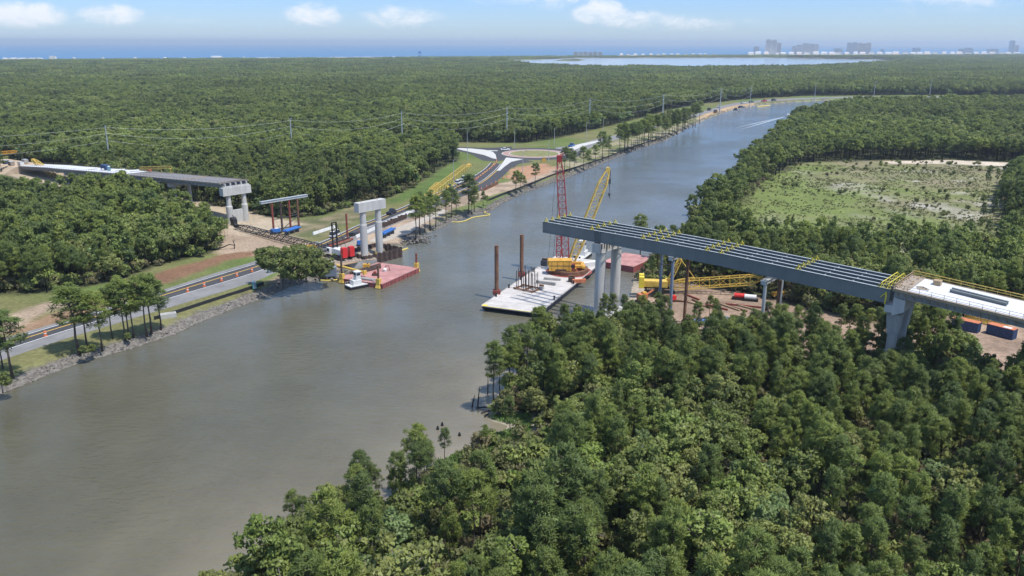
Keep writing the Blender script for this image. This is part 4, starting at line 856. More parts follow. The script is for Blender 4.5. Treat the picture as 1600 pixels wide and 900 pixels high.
hk = tipw + Vector((.7, 0, -8.2)); m = MB(); m.tube(tipw + Vector((.7, 0, 0)), hk, .07, n=4); m.tube(tipw + Vector((.9, 0, 0)), hk, .07, n=4); m.build('hoist_line', M['dgrey'], cr)
m = MB(); m.box(hk, (.7, .5, 1.0)); m.box(hk + Vector((0, 0, 4.5)), (.8, .5, 1.6)); m.path([hk + Vector((0, 0, -.5)), hk + Vector((0, 0, -1)), hk + Vector((.3, 0, -1.3)), hk + Vector((.55, 0, -1))], .13); m.build('hook_block', M['dgrey'], cr)
m = MB(); m.box(tipw + Vector((0, 0, .1)), (1.2, 1.3, 1.0)); m.tube(tipw + Vector((0, -.7, .3)), tipw + Vector((0, .7, .3)), .75); m.build('boom_head', M['yellow'], cr)
m = MB(); [m.lathe([(7.6, .0), (7.75, .02), (7.75, .03), (7.6, .03)], n=40)]; m.build('deck_walkway_line', M['redpipe'], cr)
# --- pushboats
def pushboat(label, a, b, W=4.2, cab=5.2, big=True):
    v = b - a; L = v.length; t = thing('push_boat', label, 'boat', ((a.x + b.x) / 2, (a.y + b.y) / 2, 0), ang(v))
    pr2 = [(-L / 2, -W / 2), (L * .32, -W / 2), (L / 2, -W * .28), (L / 2, W * .28), (L * .32, W / 2), (-L / 2, W / 2)]
    MB().prism(pr2, -.5, .9).build('hull', M['black'], t); MB().prism([(x * .97, y * .93) for x, y in pr2], .902, 1.15).build('deck', M['white'], t)
    MB().box((-L * .12, 0, 1.9), (L * .36, W * .62, 1.5)).build('deckhouse', M['white'], t)
    wz = 2.65 + .004; MB().box((-.05 * L, 0, wz + cab * .25), (L * .2, W * .46, cab * .5)).box((-.05 * L, 0, wz + cab * .5 + .09), (L * .24, W * .56, .17)).build('wheelhouse', M['white'], t); wh_ = t_last()
    zc = wz + cab * .36; m = MB()
    for s in (-1, 1): m.box((-.05 * L, s * (W * .23 + .02), zc), (L * .16, .04, .7)); m.box((-.05 * L + s * (L * .1 + .02), 0, zc), (.04, W * .38, .7))
    m.build('window', M['glass'], wh_)
    for s in (-1, 1): MB().box((L / 2 + .12, s * W * .2, 1.2), (.5, .6, 1.6)).build('push_knee', M['rubber'], t)
    m = MB(); m.tube((-L * .25, 0, 2.6), (-L * .25, 0, 3.9), .14); m.bar((-L * .05, 0, wz + cab * .5), (-L * .05, 0, wz + cab * .5 + 1.5), .06); m.build('mast', M['white'], t)
    m = MB(); n = 8
    for i in range(n + 1):
        x = -L / 2 + .2 + i * (L * .8) / n
        for s in (-1, 1): m.bar((x, s * W * .44, 1.15), (x, s * W * .44, 1.95), .05)
    for s in (-1, 1): m.bar((-L / 2 + .2, s * W * .44, 1.95), (L * .3, s * W * .44, 1.95), .05)
    m.build('handrail', M['white'], t); return t
pushboat('small white pushboat with black hull nosing the red barge', at(543, 452, 0), at(578, 445, 0), 3.8, 5.0)
q = wbp(33.5, 4.5); pushboat('white pushboat with tall wheelhouse behind the yellow ring crane', wbp(44, 1, 0), wbp(33.2, 1, 0), 4.2, 7.5)
# --- red barge
e1 = Vector((.43, .903, 0)); RBo = (Vector((-41.0, 253, 0)) + Vector((-31.8, 273, 0)) + Vector((-47, 280.5, 0)) + Vector((-56.2, 260.4, 0))) / 4
rb = thing('work_barge', 'square pinkish red sectional barge with yellow corner brackets near the left bank', 'barge', RBo, ang(e1))
MB().box((0, 0, .35), (22.2, 16.8, 2.3)).build('hull', M['bargeredside'], rb); MB().box((0, 0, 1.55), (22.3, 16.9, .1)).build('deck', M['bargered'], rb)
m = MB(); [m.box((-11 + 22 * i / 9, s * 8.44, .6), (.12, .1, 1.6)) for i in range(10) for s in (-1, 1)]; [m.box((s * 11.14, -8 + 16 * i / 7, .6), (.1, .12, 1.6)) for i in range(8) for s in (-1, 1)]; m.build('hull_rib', M['brownsteel'], rb)
for i, (x, y, h) in enumerate(((-10.9, 7.2, 9.5), (-10.9, -7.0, 7.6), (11.2, -7.4, 6.5))):
    MB().box((x, y, 1.6), (1.3, 1.3, 3.2)).hexa([(x - .9, y - .9, 0.2), (x + .9, y - .9, 0.2), (x + .9, y + .9, 0.2), (x - .9, y + .9, 0.2), (x - .5, y - .5, 1.7), (x + .5, y - .5, 1.7), (x + .5, y + .5, 1.7), (x - .5, y + .5, 1.7)]).build('spud_bracket', M['yellow'], rb)
    MB().tube((x, y, -2), (x, y, h), .32, n=10).build('spud', [M['brownsteel'], M['rust'], M['redpipe']][i], rb)
def rbp(x, y, z=1.6): v = Matrix.Rotation(ang(e1), 3, 'Z') @ Vector((x, y, 0)); return RBo + v + Vector((0, 0, z))
for k in range(3): loose_beam(['dark steel beam nearest the water on the far side of the red barge', 'middle dark steel beam on the far side of the red barge', 'innermost dark steel beam on the far side of the red barge'][k], rbp(-6 + k, 7.6 - 1.1 * k), rbp(8 - k * 1.5, 5.2 - 1.1 * k), .5, .7, M['brownsteel'])
t = thing('generator', 'orange yellow generator box at the far corner of the red barge', 'generator', rbp(2.5, 7.0)); MB().box((0, 0, .9), (2.2, 1.5, 1.5)).build('housing', M['orangeyel'], t); MB().box((.4, 0, 1.75), (.5, .5, .2)).build('exhaust', M['black'], t); MB().box((-1.12, 0, .9), (.04, 1.1, .9)).build('grille', M['black'], t)
t = thing('water_pump', 'white pump with hose loop on the middle of the red barge', 'pump', rbp(2.2, -.6)); MB().lathe([(.6, 0), (.7, .8), (.3, 1.2)], n=12).build('pump_body', M['white'], t); MB().path([(0, 0, 1.1), (.4, .3, 1.9), (1.2, .5, 1.7), (1.6, .7, .1)], .12).build('hose', M['black'], t)
t = thing('winch', 'small dark winch in the middle of the red barge', 'winch', rbp(-3.5, -.5)); MB().box((0, 0, .35), (1.8, 1.4, .7)).build('base', M['brownsteel'], t); MB().tube((0, -.6, .9), (0, .6, .9), .5).build('drum', M['redpipe'], t)
t = thing('timber_stack', 'stack of grey timbers along the near left edge of the red barge', 'timber stack', rbp(-9.0, -1.5), ang(e1) + 1.57); m = MB(); [m.box((0, -.6 + .4 * i, .15 + .3 * j), (6 - j, .3, .26)) for i in range(4) for j in range(2)]; m.build('timbers', M['oldconc'], t)
t = thing('mooring_bracket', 'yellow A shaped bracket at the water between red barge and cofferdam', 'bracket', at(588, 406, 0)); m = MB(); m.bar((-1.2, 0, -.4), (0, 0, 2.9), .35); m.bar((1.2, 0, -.4), (0, 0, 2.9), .35); m.bar((-.7, 0, 1.2), (.7, 0, 1.2), .3); m.build('frame', M['yellow'], t)
# pink barge beyond the right pier
pbt = thing('work_barge', 'pinkish red barge seen behind the right canal pier among the trees', 'barge', Vector((41.0, 283, 0)), .95)
MB().box((0, 0, .6), (16, 12, 3.0)).build('hull', M['bargeredside'], pbt); MB().box((0, 0, 2.16), (16.1, 12.1, .1)).build('deck', M['bargered'], pbt)
# grey timber platform and shore equipment at the left bank
t = thing('timber_platform', 'pale timber mat platform between the black crane and red barge', 'platform', at(548, 414, 0), .35); MB().box((0, 0, 1.0), (17, 9, 2.2)).build('fill', M['oldconc'], t); m = MB(); [m.box((-7.9 + i * 1.22, 0, 2.25), (1.1, 8.8, .28)) for i in range(14)]; m.build('mats', M['formwood'], t)
t = thing('steel_tank', 'grey blue steel tank box beside the big round tree', 'tank', at(515, 431, 1.2), .1); MB().box((0, 0, 1.6), (4.6, 2.6, 3.0)).build('shell', M['greyblue'], t); m = MB(); [m.box((-2.1 + i * .6, -1.34, 1.6), (.1, .08, 2.8)) for i in range(8)]; m.build('ribs', M['greyblue'], t)
# --- crawler cranes
def crawler(label, base, rz, body, cw, tipv, bw, bmat, gh, masts=None, s=1.0, tracks='black', jib=None):
    t = thing('crawler_crane', label, 'crane', base, rz); t.scale = (s, s, s)
    for y in (-2.4, 2.4):
        m = MB(); m.prism([(-3.9, y - .5), (3.9, y - .5), (3.9, y + .5), (-3.9, y + .5)], .25, .95); m.box((0, y, .62), (8.6, .8, .62)); m.tube((-4.1, y - .5, .6), (-4.1, y + .5, .6), .58, n=12); m.tube((4.1, y - .5, .6), (4.1, y + .5, .6), .58, n=12)
        [m.box((-3.8 + i * .5, y, 1.24), (.3, 1.02, .1)) for i in range(16)]; m.build('track', M[tracks], t)
    MB().box((0, 0, .9), (3, 3.8, .6)).lathe([(1.3, 1.2), (1.3, 1.6)], n=18).build('carbody', M[tracks], t)
    MB().box((-1.2, 0, 2.5), (7.2, 2.9, 1.8)).box((-1.2, 0, 3.44), (7.0, 2.7, .08)).box((-1, -1.48, 2.6), (2, .06, 1.3)).build('house', M[body], t)
    _c = MB().box((2.6, 1.6 + .3, 2.7), (1.8, 1.1, 1.9)).build('cab', M[body], t); MB().box((3.52, 1.9, 2.9), (.05, .9, 1.0)).box((2.6, 2.48, 2.9), (1.4, .05, 1.0)).build('cab_window', M['glass'], _c)
    for y in (-1.5, 1.5): MB().box((-5.5, y, 3.1), (1.5, 1.9, 3.4)).box((-5.5, y, 4.85), (1.3, 1.6, .08)).build('counterweight', M[cw], t)
    ft = Vector((3.0, 0, 2.0)); tv = Vector(tipv)
    m = MB(); m.lattice(ft, tv, 1.2, .9, taper=.1, bay=bw * 1.05, c=.2, l=.1, side=bw); m.build('boom', M[bmat], t)
    m = MB(); m.box(tv, (1.4, bw * .8, 1.2)); m.tube(tv + Vector((.3, -.7, .2)), tv + Vector((.3, .7, .2)), .7); m.build('boom_head', M[bmat], t)
    if gh:
        m = MB(); gx = 1.6
        for y in (-.9, .9): m.bar((gx, y, 3.4), (gx, y, gh), .42)
        for z in np.arange(4.2, gh + .1, (gh - 4.2) / 3): m.bar((gx, -.9, z), (gx, .9, z), .3)
        m.bar((gx, -.9, gh), (-4, -.9, 3.6), .1); m.bar((gx, .9, gh), (-4, .9, 3.6), .1); m.build('gantry', M['black' if bmat != 'yellow' else bmat], t)
    if jib:
        m = MB(); m.lattice(ft + Vector((-.4, 0, .6)), Vector(jib), .8, .8, taper=.1, bay=1.3, c=.22, l=.1, side=1.3); m.build('mast', M[bmat], t)
        m = MB(); m.lattice(ft + Vector((1, 0, 1)), ft.lerp(tv, .28) + Vector((0, 0, 1.6)), .6, .6, bay=1.6, c=.14, l=.1, side=1.0); [m.tube(Vector(jib) + Vector((0, y, 0)), ft.lerp(tv, .28) + Vector((0, y, 1.6)), .05, n=4) for y in (-.6, .6)]; m.build('pendant_line', M[bmat], t)
    return t
def rel(base, rz, s, p): return (Matrix.Rotation(-rz, 3, 'Z') @ (Vector(p) - Vector(base))) / s
b0 = at(529, 403, 2.2); tp = at(369, 353, 3.4); rz0 = ang(tp - b0)
crawler('black boomed crawler crane with white house and red counterweights, boom lowered to the yard', b0, rz0, 'white', 'brightred', rel(b0, rz0, 1, tp), 2.0, 'black', 12.5)
t = thing('boom_tip_rigging', 'black sheave block and rigging heaped at the lowered black boom tip', 'rigging', at(366, 352, 2.0), rz0); m = MB(); m.box((0, 0, 1.4), (2.4, 1.8, 2.4)); m.tube((.4, -1.0, 2.4), (.4, 1.0, 2.4), 1.1); m.bar((-1.6, .2, 0), (.5, 0, 4.2), .3); m.bar((1.4, -.6, .2), (-.6, .4, 3.6), .25); m.build('sheave_block', M['black'], t)
b1 = at(1030, 455, 2.1); tp1 = atY(1188, 436, b1.y - 4); rz1 = ang(tp1 - b1); mt1 = atY(1063, 404, b1.y - 1)
crawler('yellow crawler crane idle under the girders, its long boom lying nearly level', b1, rz1, 'yellow', 'safety', rel(b1, rz1, 1, tp1), 2.6, 'yellow', 0, jib=rel(b1, rz1, 1, mt1))
b2 = at(660, 322, 2.1); tp2 = at(733, 258, 2.6); rz2 = ang(tp2 - b2)
crawler('yellow crawler crane with its boom lying along the grass towards the roundabout', b2, rz2, 'yellow', 'orangeyel', rel(b2, rz2, 1, tp2), 3.4, 'yellow', 0)
ex = at(700, 288, 2.05); t = thing('boom_section', 'spare yellow lattice boom section on the grass beside the long boom', 'crane part', ex, rz2); m = MB(); m.lattice((-26, 4.2, 1.0), (-2, 4.8, 1.0), 1.2, .8, bay=2.2, c=.16, l=.08, side=1.5); m.build('lattice_frame', M['yellow'], t)
t = thing('excavator', 'small yellow excavator on the grass beside the yellow boom', 'excavator', at(702, 297, 2.0), .5)
MB().box((0, -.9, .4), (3.2, .5, .8)).box((0, .9, .4), (3.2, .5, .8)).build('track', M['black'], t); MB().box((-.3, 0, 1.5), (2.6, 2.0, 1.3)).build('body', M['yellow'], t); MB().box((.5, .5, 2.5), (1.1, .9, .9)).build('cab', M['glass'], t); MB().bar((1, -.3, 1.8), (3.2, -.3, 3.6), .35).bar((3.2, -.3, 3.6), (4.6, -.3, 1.4), .3).build('arm', M['yellow'], t); MB().hexa([(4.2, -.8, .5), (5.1, -.8, .5), (5.1, .2, .5), (4.2, .2, .5), (4.4, -.8, 1.4), (4.9, -.8, 1.4), (4.9, .2, 1.4), (4.4, .2, 1.4)]).build('bucket', M['brownsteel'], t)
# ------------------------------------------------------------------ roads
def sheet(name, pts, z, mt, px=True, kind='structure'):
    P_ = [at(x, y, 2.0) for x, y in pts] if px else [Vector((p[0], p[1], 0)) for p in pts]
    me = bpy.data.meshes.new(name); bm = bmesh.new(); vs_ = [bm.verts.new((p.x, p.y, z)) for p in P_]; f = bm.faces.new(vs_); f.normal_update()
    if f.normal.z < 0: f.normal_flip()
    bmesh.ops.triangulate(bm, faces=bm.faces[:]); bm.to_mesh(me); bm.free(); return tag(link(name, me, mt), kind=kind)
def spline(pts, n=8):
    P_ = [Vector((p[0], p[1])) for p in pts]; P_ = [P_[0] * 2 - P_[1]] + P_ + [P_[-1] * 2 - P_[-2]]; o = []
    for i in range(1, len(P_) - 2):
        for k in range(n):
            t_ = k / n; a, b, c, d = P_[i - 1:i + 3]; o.append(.5 * ((2 * b) + (c - a) * t_ + (2 * a - 5 * b + 4 * c - d) * t_ ** 2 + (3 * b - a - 3 * c + d) * t_ ** 3))
    o.append(P_[-2]); return o
def strip(name, A, B, z, mt, n=5, label=None, cat=None, dz=None):
    a = spline([at(x, y).xy for x, y in A], n); b = spline([at(x, y).xy for x, y in B], n); V = []
    for p, q in zip(a, b): V += [(p.x, p.y, z), (q.x, q.y, z)]
    F_ = [(2 * i, 2 * i + 1, 2 * i + 3, 2 * i + 2) for i in range(len(a) - 1)]
    me = bpy.data.meshes.new(name); me.from_pydata(V, [], F_); me.update()
    if len(me.polygons) and me.polygons[0].normal.z < 0: me.flip_normals()
    o = link(name, me, mt); return tag(o, label, cat) if label else tag(o, kind='structure')
up1 = [(-250, 610), (51, 519), (150, 489), (267, 452), (340, 429), (400, 411), (430, 400.5), (498, 379), (557, 352.5), (592, 339), (632, 322), (665, 308), (700, 293), (735, 277), (756, 264), (766, 254)]
lo1 = [(-250, 632), (53, 533), (152, 502), (270, 465), (345, 443), (402, 425), (432, 413), (503, 389), (562, 361), (598, 346.5), (640, 329), (675, 315), (712, 301), (750, 285), (772, 268), (783, 256)]
strip('main_road', up1, lo1, 2.03, M['asphalt'], 6)
lo2 = [(-250, 650), (55, 545), (154, 514), (276, 477), (350, 455), (406, 437), (436, 424), (507, 399), (568, 370), (604, 356), (646, 338), (682, 323), (720, 308), (758, 295), (785, 276), (803, 258)]
strip('temporary_lane', [(x, y) for x, y in lo1[:13]], lo2[:13], 2.026, M['oldasph'], 6)
strip('exit_road', lo1[11:], lo2[11:], 2.028, M['asphalt'], 6)
def pline(pts, z, w, mt, name, dash=None, kind='structure'):
    c = [Vector((p.x, p.y)) for p in spline([at(x, y).xy for x, y in pts], 10)]; m = MB()
    for i in range(len(c) - 1):
        d = (c[i + 1] - c[i]); 
        if d.length < 1e-4: continue
        n_ = Vector((-d.y, d.x)).normalized() * w / 2
        m.add([(*(c[i] - n_), z), (*(c[i + 1] - n_), z), (*(c[i + 1] + n_), z), (*(c[i] + n_), z)], [(0, 1, 2, 3)])
    return tag(m.build(name, mt), kind=kind)
mid = lambda A, B, f: [(a[0] * (1 - f) + b[0] * f, a[1] * (1 - f) + b[1] * f) for a, b in zip(A, B)]
pline(mid(up1, lo1, .40), 2.045, .42, M['lineyellow'], 'yellow_centre_line'); pline(mid(up1, lo1, .06), 2.045, .28, M['linewhite'], 'white_edge_line'); pline(mid(up1, lo1, .96), 2.045, .26, M['linewhite'], 'white_edge_line')
pline(mid(lo1[10:], lo2[10:], .12), 2.045, .5, M['lineyellow'], 'yellow_centre_line')
strip('concrete_shoulder', mid(up1, lo1, -.22)[:8], mid(up1, lo1, -.01)[:8], 2.028, M['oldasph'], 6)
rcx = at(835, 240.2); RO_ = 32
def disc(name, r0, r1, z, mt, n=72):
    m = MB()
    for i in range(n):
        a, b = 2 * math.pi * i / n, 2 * math.pi * (i + 1) / n
        q = [(rcx.x + r * math.cos(t_), rcx.y + r * math.sin(t_), z) for r, t_ in ((r0, a), (r1, a), (r1, b), (r0, b))]
        m.add(q if r0 > 0 else q[1:3] + [(rcx.x, rcx.y, z)], [(0, 1, 2, 3)] if r0 > 0 else [(0, 1, 2)])
    return tag(m.build(name, mt), kind='structure')
disc('roundabout_road', 22, RO_, 2.036, M['asphalt']); disc('truck_apron', 17.4, 22, 2.16, M['brick']); disc('apron_kerb', 22, 22.6, 2.17, M['pave']); disc('inner_kerb', 16.8, 17.4, 2.2, M['pave']); disc('island_grass', 0, 16.8, 2.19, mat('island_grass', (.19, .19, .07), .95, var=.25, scale=.3))
strip('west_branch_road', [(800, 229), (759, 231), (700, 228.6), (647, 227), (590, 226.2)], [(800, 250), (757, 251), (731, 239.5), (680, 232), (590, 229.5)], 2.033, M['asphalt'])
strip('east_branch_road', [(868, 230.5), (905, 225), (935, 216.5), (962, 211), (1000, 201), (1040, 190), (1084, 179), (1110, 170.5), (1160, 159.5), (1252, 153.2), (1420, 150.6), (1900, 152.5)],
      [(872, 249), (905, 240), (928, 229), (960, 219.5), (1000, 207), (1040, 195), (1084, 184), (1110, 175.5), (1160, 163), (1252, 155.6), (1420, 152.2), (1900, 154.5)], 2.03, M['oldasph'])
strip('exit_branch_road', [(783, 256), (795, 252), (815, 249)], [(803, 262), (812, 256), (835, 252.5)], 2.032, M['asphalt'])
def kerbed(name, pts):
    P_ = [at(x, y) for x, y in pts]; m = MB().prism([(p.x, p.y) for p in P_], 2.0, 2.18); return tag(m.build(name, M['pave']), kind='structure')
kerbed('splitter_island', [(705, 231), (739, 232.6), (759, 234.6), (770, 237.5), (774.5, 242), (776, 249), (769, 247.5), (756, 242.5), (731, 237)])
kerbed('splitter_island', [(791, 246.5), (817, 249), (799, 253), (789, 260), (781, 267), (776, 267), (785, 255)])
kerbed('splitter_island', [(885, 232), (905, 225.5), (940, 218.5), (939, 221), (915, 227.5), (897, 234.5)])
kerbed('splitter_island', [(762, 235.0), (778, 235.4), (777, 236.4), (765, 236.2)])
# pale concrete strips at the works
sheet('haul_road', [(575, 378), (600, 362), (650, 344), (690, 326), (700, 330), (660, 350), (640, 365), (600, 378)], 2.03, mat('packed_sand', (.40, .35, .29), .95, var=.15, scale=.3))
sheet('work_pad', [(500, 398), (545, 378), (580, 380), (560, 396), (530, 408), (505, 408)], 2.034, M['formwood'])
t = thing('barrier_wall', 'long white concrete barrier beside the road behind the white pier', 'barrier', at(556, 372), ang(at(690, 310) - at(556, 372))); L_b = (at(690, 310) - at(556, 372)).length
m = MB(); [m.hexa([(x, -.4, 0), (x + 3.5, -.4, 0), (x + 3.5, .4, 0), (x, .4, 0), (x, -.15, 1.1), (x + 3.5, -.15, 1.1), (x + 3.5, .15, 1.1), (x, .15, 1.1)]) for x in np.arange(0, L_b * .62, 3.6)]; m.build('segments', M['white'], t)
t = thing('barrier_wall', 'white concrete barrier strip at the left of the works, behind the black crane', 'barrier', at(489, 367), ang(at(520, 357) - at(489, 367))); m = MB(); [m.hexa([(x, -.4, 0), (x + 3.5, -.4, 0), (x + 3.5, .4, 0), (x, .4, 0), (x, -.15, 1.1), (x + 3.5, -.15, 1.1), (x + 3.5, .15, 1.1), (x, .15, 1.1)]) for x in np.arange(0, 13, 3.6)]; m.build('segments', M['white'], t)

# ------------------------------------------------------------------ riprap, booms, silt fence, grass
def rocks(name, label, n, f, s0, s1, mt=None, seed=1):
    r3 = np.random.default_rng(seed); bm = bmesh.new(); bmesh.ops.create_icosphere(bm, subdivisions=1, radius=1); bv = np.array([v.co[:] for v in bm.verts]); bf = np.array([[v.index for v in fc.verts] for fc in bm.faces]); bm.free()
    Vs = []; Fs = []
    for i in range(n):
        p = f(r3); s = r3.uniform(s0, s1); sc_ = s * np.array((r3.uniform(.7, 1.3), r3.uniform(.6, 1.1), r3.uniform(.4, .75))); a = r3.random() * 6.28; v = bv * (1 + .22 * r3.normal(size=(len(bv), 1))) * sc_
        c_, s_ = math.cos(a), math.sin(a); v = np.column_stack([v[:, 0] * c_ - v[:, 1] * s_, v[:, 0] * s_ + v[:, 1] * c_, v[:, 2]]) + p; Fs.append(bf + len(Vs) * len(bv)); Vs.append(v)
    me = fastmesh(name, np.vstack(Vs), np.vstack(Fs)); o = link(name, me, mt or M['rock']); return tag(o, label, 'rocks', kind='stuff')
LBv = [at(x, y, 0) for x, y in bankL]; 
def along(i0, i1, w0=-.8, w1=4.0):
    pts_ = LBv[i0:i1]; ln = [(b - a).length for a, b in zip(pts_[:-1], pts_[1:])]; tot = sum(ln)
    def f(r3):
        u = r3.random() * tot; k = 0
        while u > ln[k]: u -= ln[k]; k += 1
        a, b = pts_[k], pts_[k + 1]; d = (b - a).normalized(); nn = Vector((-d.y, d.x, 0)); w_ = r3.uniform(w0, w1); q = a + d * u + nn * w_ 
        return np.array((q.x, q.y, max(-.1, min(1.95, .55 * max(w_, 0)))))
    return f
rocks('riprap', 'band of grey riprap boulders along the left bank below the road', 7500, along(1, 14, -.5, 2.3), .2, .6, seed=2)
rocks('riprap', 'grey riprap boulders along the far stretch of the left bank', 2600, along(19, 31, -.5, 2.0), .25, .75, seed=3)
def rp(r3): c_ = at(627, 376, 0); return np.array((c_.x + r3.normal() * 5, c_.y + r3.normal() * 3.2, .3 + r3.random() * 1.1))
rocks('rock_pile', 'grey heap of broken rock beside the cofferdam', 700, rp, .3, .8, seed=4)
def rp2(r3): c_ = at(520, 433, 0); return np.array((c_.x + r3.normal() * 5, c_.y + r3.normal() * 1.8, .2 + r3.random() * .8))
rocks('rock_pile', 'grey rocks at the waterline beneath the tank and the round tree', 400, rp2, .3, .8, seed=5)
def float_boom(label, pts, r=.3):
    P_ = spline([at(x, y, 0).xy for x, y in pts], 6); m = MB().path([(p.x, p.y, .12) for p in P_], r, 6); return tag(m.build('floating_boom', M['boom'], smooth=True), label, 'boom')
float_boom('yellow floating boom from the cofferdam corner along the white pier', [(590, 406), (605, 400), (620, 394.5), (637, 388.5)], .36); float_boom('yellow floating boom along the rock heap right of the cofferdam', [(620, 384.5), (636, 377.5), (650, 371)], .5)
float_boom('pale yellow floating boom at the waterline left of the red barge', [(500, 438.5), (515, 438.8), (530, 437)], .25); float_boom('bright yellow floating boom looping along the treed left bank', [(705, 347), (716, 347.5), (728, 345), (740, 340), (765, 336), (757, 332.5), (768, 325), (782, 316.5)], .26)
float_boom('short yellow floating boom left of the treed bank', [(634, 380.5), (641, 377.5), (648, 373.8)], .4); float_boom('yellow floating boom along the far bank behind the tree line', [(1019, 220.5), (1030, 216), (1042, 213.5)], .7); float_boom('small yellow floating boom at the far bend of the canal', [(1183, 167), (1192, 166), (1203, 165)], .9)
def silt(label, pts, h=1.0):
    P_ = spline([at(x, y).xy for x, y in pts], 6); m = MB()
    for a, b in zip(P_[:-1], P_[1:]): m.bar((a.x, a.y, 2 + h / 2), (b.x, b.y, 2 + h / 2), .05, h)
    for a in P_[::2]: m.bar((a.x, a.y, 1.9), (a.x, a.y, 2 + h + .15), .08)
    return tag(m.build('silt_fence', M['silt']), label, 'fence')
silt('black silt fence between the coned road and the rocky bank', [(241, 500), (272, 491), (333, 471), (392, 452), (412, 445)]); silt('black silt fence running behind the far tree row to the roundabout', [(763, 314), (790, 303), (815, 294), (865, 274), (902, 262), (950, 246), (985, 232), (1040, 214)])

# ------------------------------------------------------------------ vehicles
def car(label, px, py, rz, body, style='car', group=None, cat=None, name=None, z=2.05, s=1.0):
    L = {'car': 4.6, 'pickup': 5.8, 'van': 5.6, 'suv': 4.9}[style]; W = 1.95
    p_ = at(px, py, z); t = thing(name or ('pickup_truck' if style == 'pickup' else 'parked_car' if style != 'van' else 'van'), label, cat or ('pickup truck' if style == 'pickup' else style if style == 'van' else 'car'), p_, rz, group); t.scale = (s, s, s)
    def prof(P2, w0, w1, nm, mt):
        n = len(P2); m = MB(); zmin = min(q[1] for q in P2); zmax = max(q[1] for q in P2)
        vs_ = [(x, sg * (w0 + (w1 - w0) * (zz - zmin) / (zmax - zmin)), zz) for sg in (-1, 1) for x, zz in P2]
        m.add(vs_, [tuple(range(n)), tuple(range(n, 2 * n))[::-1]] + [(i, i + n, (i + 1) % n + n, (i + 1) % n) for i in range(n)]); return m.build(nm, mt, t)
    h = L / 2
    prof([(-h, .42), (h - .1, .40), (h, .62), (h - .15, .86), (h - 1.2, 1.0), (-h + .05, 1.02), (-h, .7)], W / 2, W / 2 - .06, 'body', M[body])
    if style == 'pickup': cab_ = [(-.5, 1.002), (1.55, 1.002), (.95, 1.75), (-.35, 1.78)]
    elif style == 'van': cab_ = [(-h + .05, 1.022), (h - .9, 1.022), (h - 1.4, 2.1), (-h + .1, 2.15)]
    elif style == 'suv': cab_ = [(-h + .1, 1.022), (h - 1.35, 1.002), (h - 1.95, 1.75), (-h + .35, 1.78)]
    else: cab_ = [(-h + .55, 1.022), (h - 1.3, 1.002), (h - 2.0, 1.5), (-h + 1.2, 1.52)]
    prof(cab_, W / 2 - .1, W / 2 - .28, 'cabin', M['glass'])
    c0, c1 = cab_[-1][0] + .05, cab_[-2][0] - .05; MB().box(((c0 + c1) / 2, 0, cab_[-1][1] + .02), (c1 - c0, W - .62, .07)).build('roof', M[body], t)
    if style == 'pickup': MB().box((-h + 1.25, 0, 1.03), (2.1, 1.5, .05)).build('bed', M['black'], t)
    for x in (-h + .95, h - .95):
        for y in (-W / 2 + .1, W / 2 - .1): MB().tube((x, y - .13, .36), (x, y + .13, .36), .2, n=10).build('rim', M['galv'], MB().tube((x, y - .12, .36), (x, y + .12, .36), .37, n=14).build('wheel', M['rubber'], t))
    return t
rdz = lambda a, b: ang(at(*b) - at(*a))
car('dark pickup driving on the road behind the white pier', 612, 334, rdz((600, 342), (630, 328)), 'hull', 'pickup', s=1.25)
car('white and blue van on the road behind the black crane', 524, 369.5, rdz((500, 386), (557, 357)), 'white', 'van', s=1.15)
car('white car circling the roundabout at its left side', 789.5, 235.3, .2, 'white', 'car', s=1.4); car('blue pickup on the road just right of the roundabout', 893, 229, rdz((890, 236), (930, 222)), 'blue', 'pickup', s=1.4)
for i, (x, y, c, st) in enumerate([(1108, 172.5, 'brownsteel', 'suv'), (1118, 175.8, 'rust', 'suv'), (1123, 168.2, 'white', 'car'), (1149, 173, 'hull', 'pickup'), (1158, 169.2, 'dgrey', 'suv'), (1161, 162, 'white', 'car'), (1194, 158.9, 'brightred', 'pickup'), (1209, 157.8, 'hull', 'suv'), (1174, 160.4, 'dgrey', 'car')]):
    car(['dark brown suv on the far canal road, nearest the tree row end', 'rusty red suv on the dirt below the far canal road', 'white car on the far canal road before the bend', 'dark pickup parked by the far bank at the bend', 'grey suv parked by the far bank beyond the dark pickup', 'small white car farther along the bending canal road', 'red pickup on the canal road at the distant bend', 'dark suv last along the canal road at the distant bend', 'grey car between the white car and red pickup on the far road'][i], x, y, rdz((1084, 182), (1110, 173)) if i < 4 else rdz((1160, 162), (1252, 155)), c, st, s=1.7, group='vehicles along the far canal road')
car('dark pickup parked beside the pines at the edge of the right site', 1343, 524, -.4, 'hull', 'pickup'); 
for i, (x, y, c) in enumerate([(724, 281, 'white'), (716, 287, 'white')]): car(['white pickup at the works below the lying yellow boom', 'white suv at the works, nearer the trees on the bank'][i], x, y, rdz((700, 300), (735, 283)), c, ['pickup', 'suv'][i], s=1.2)
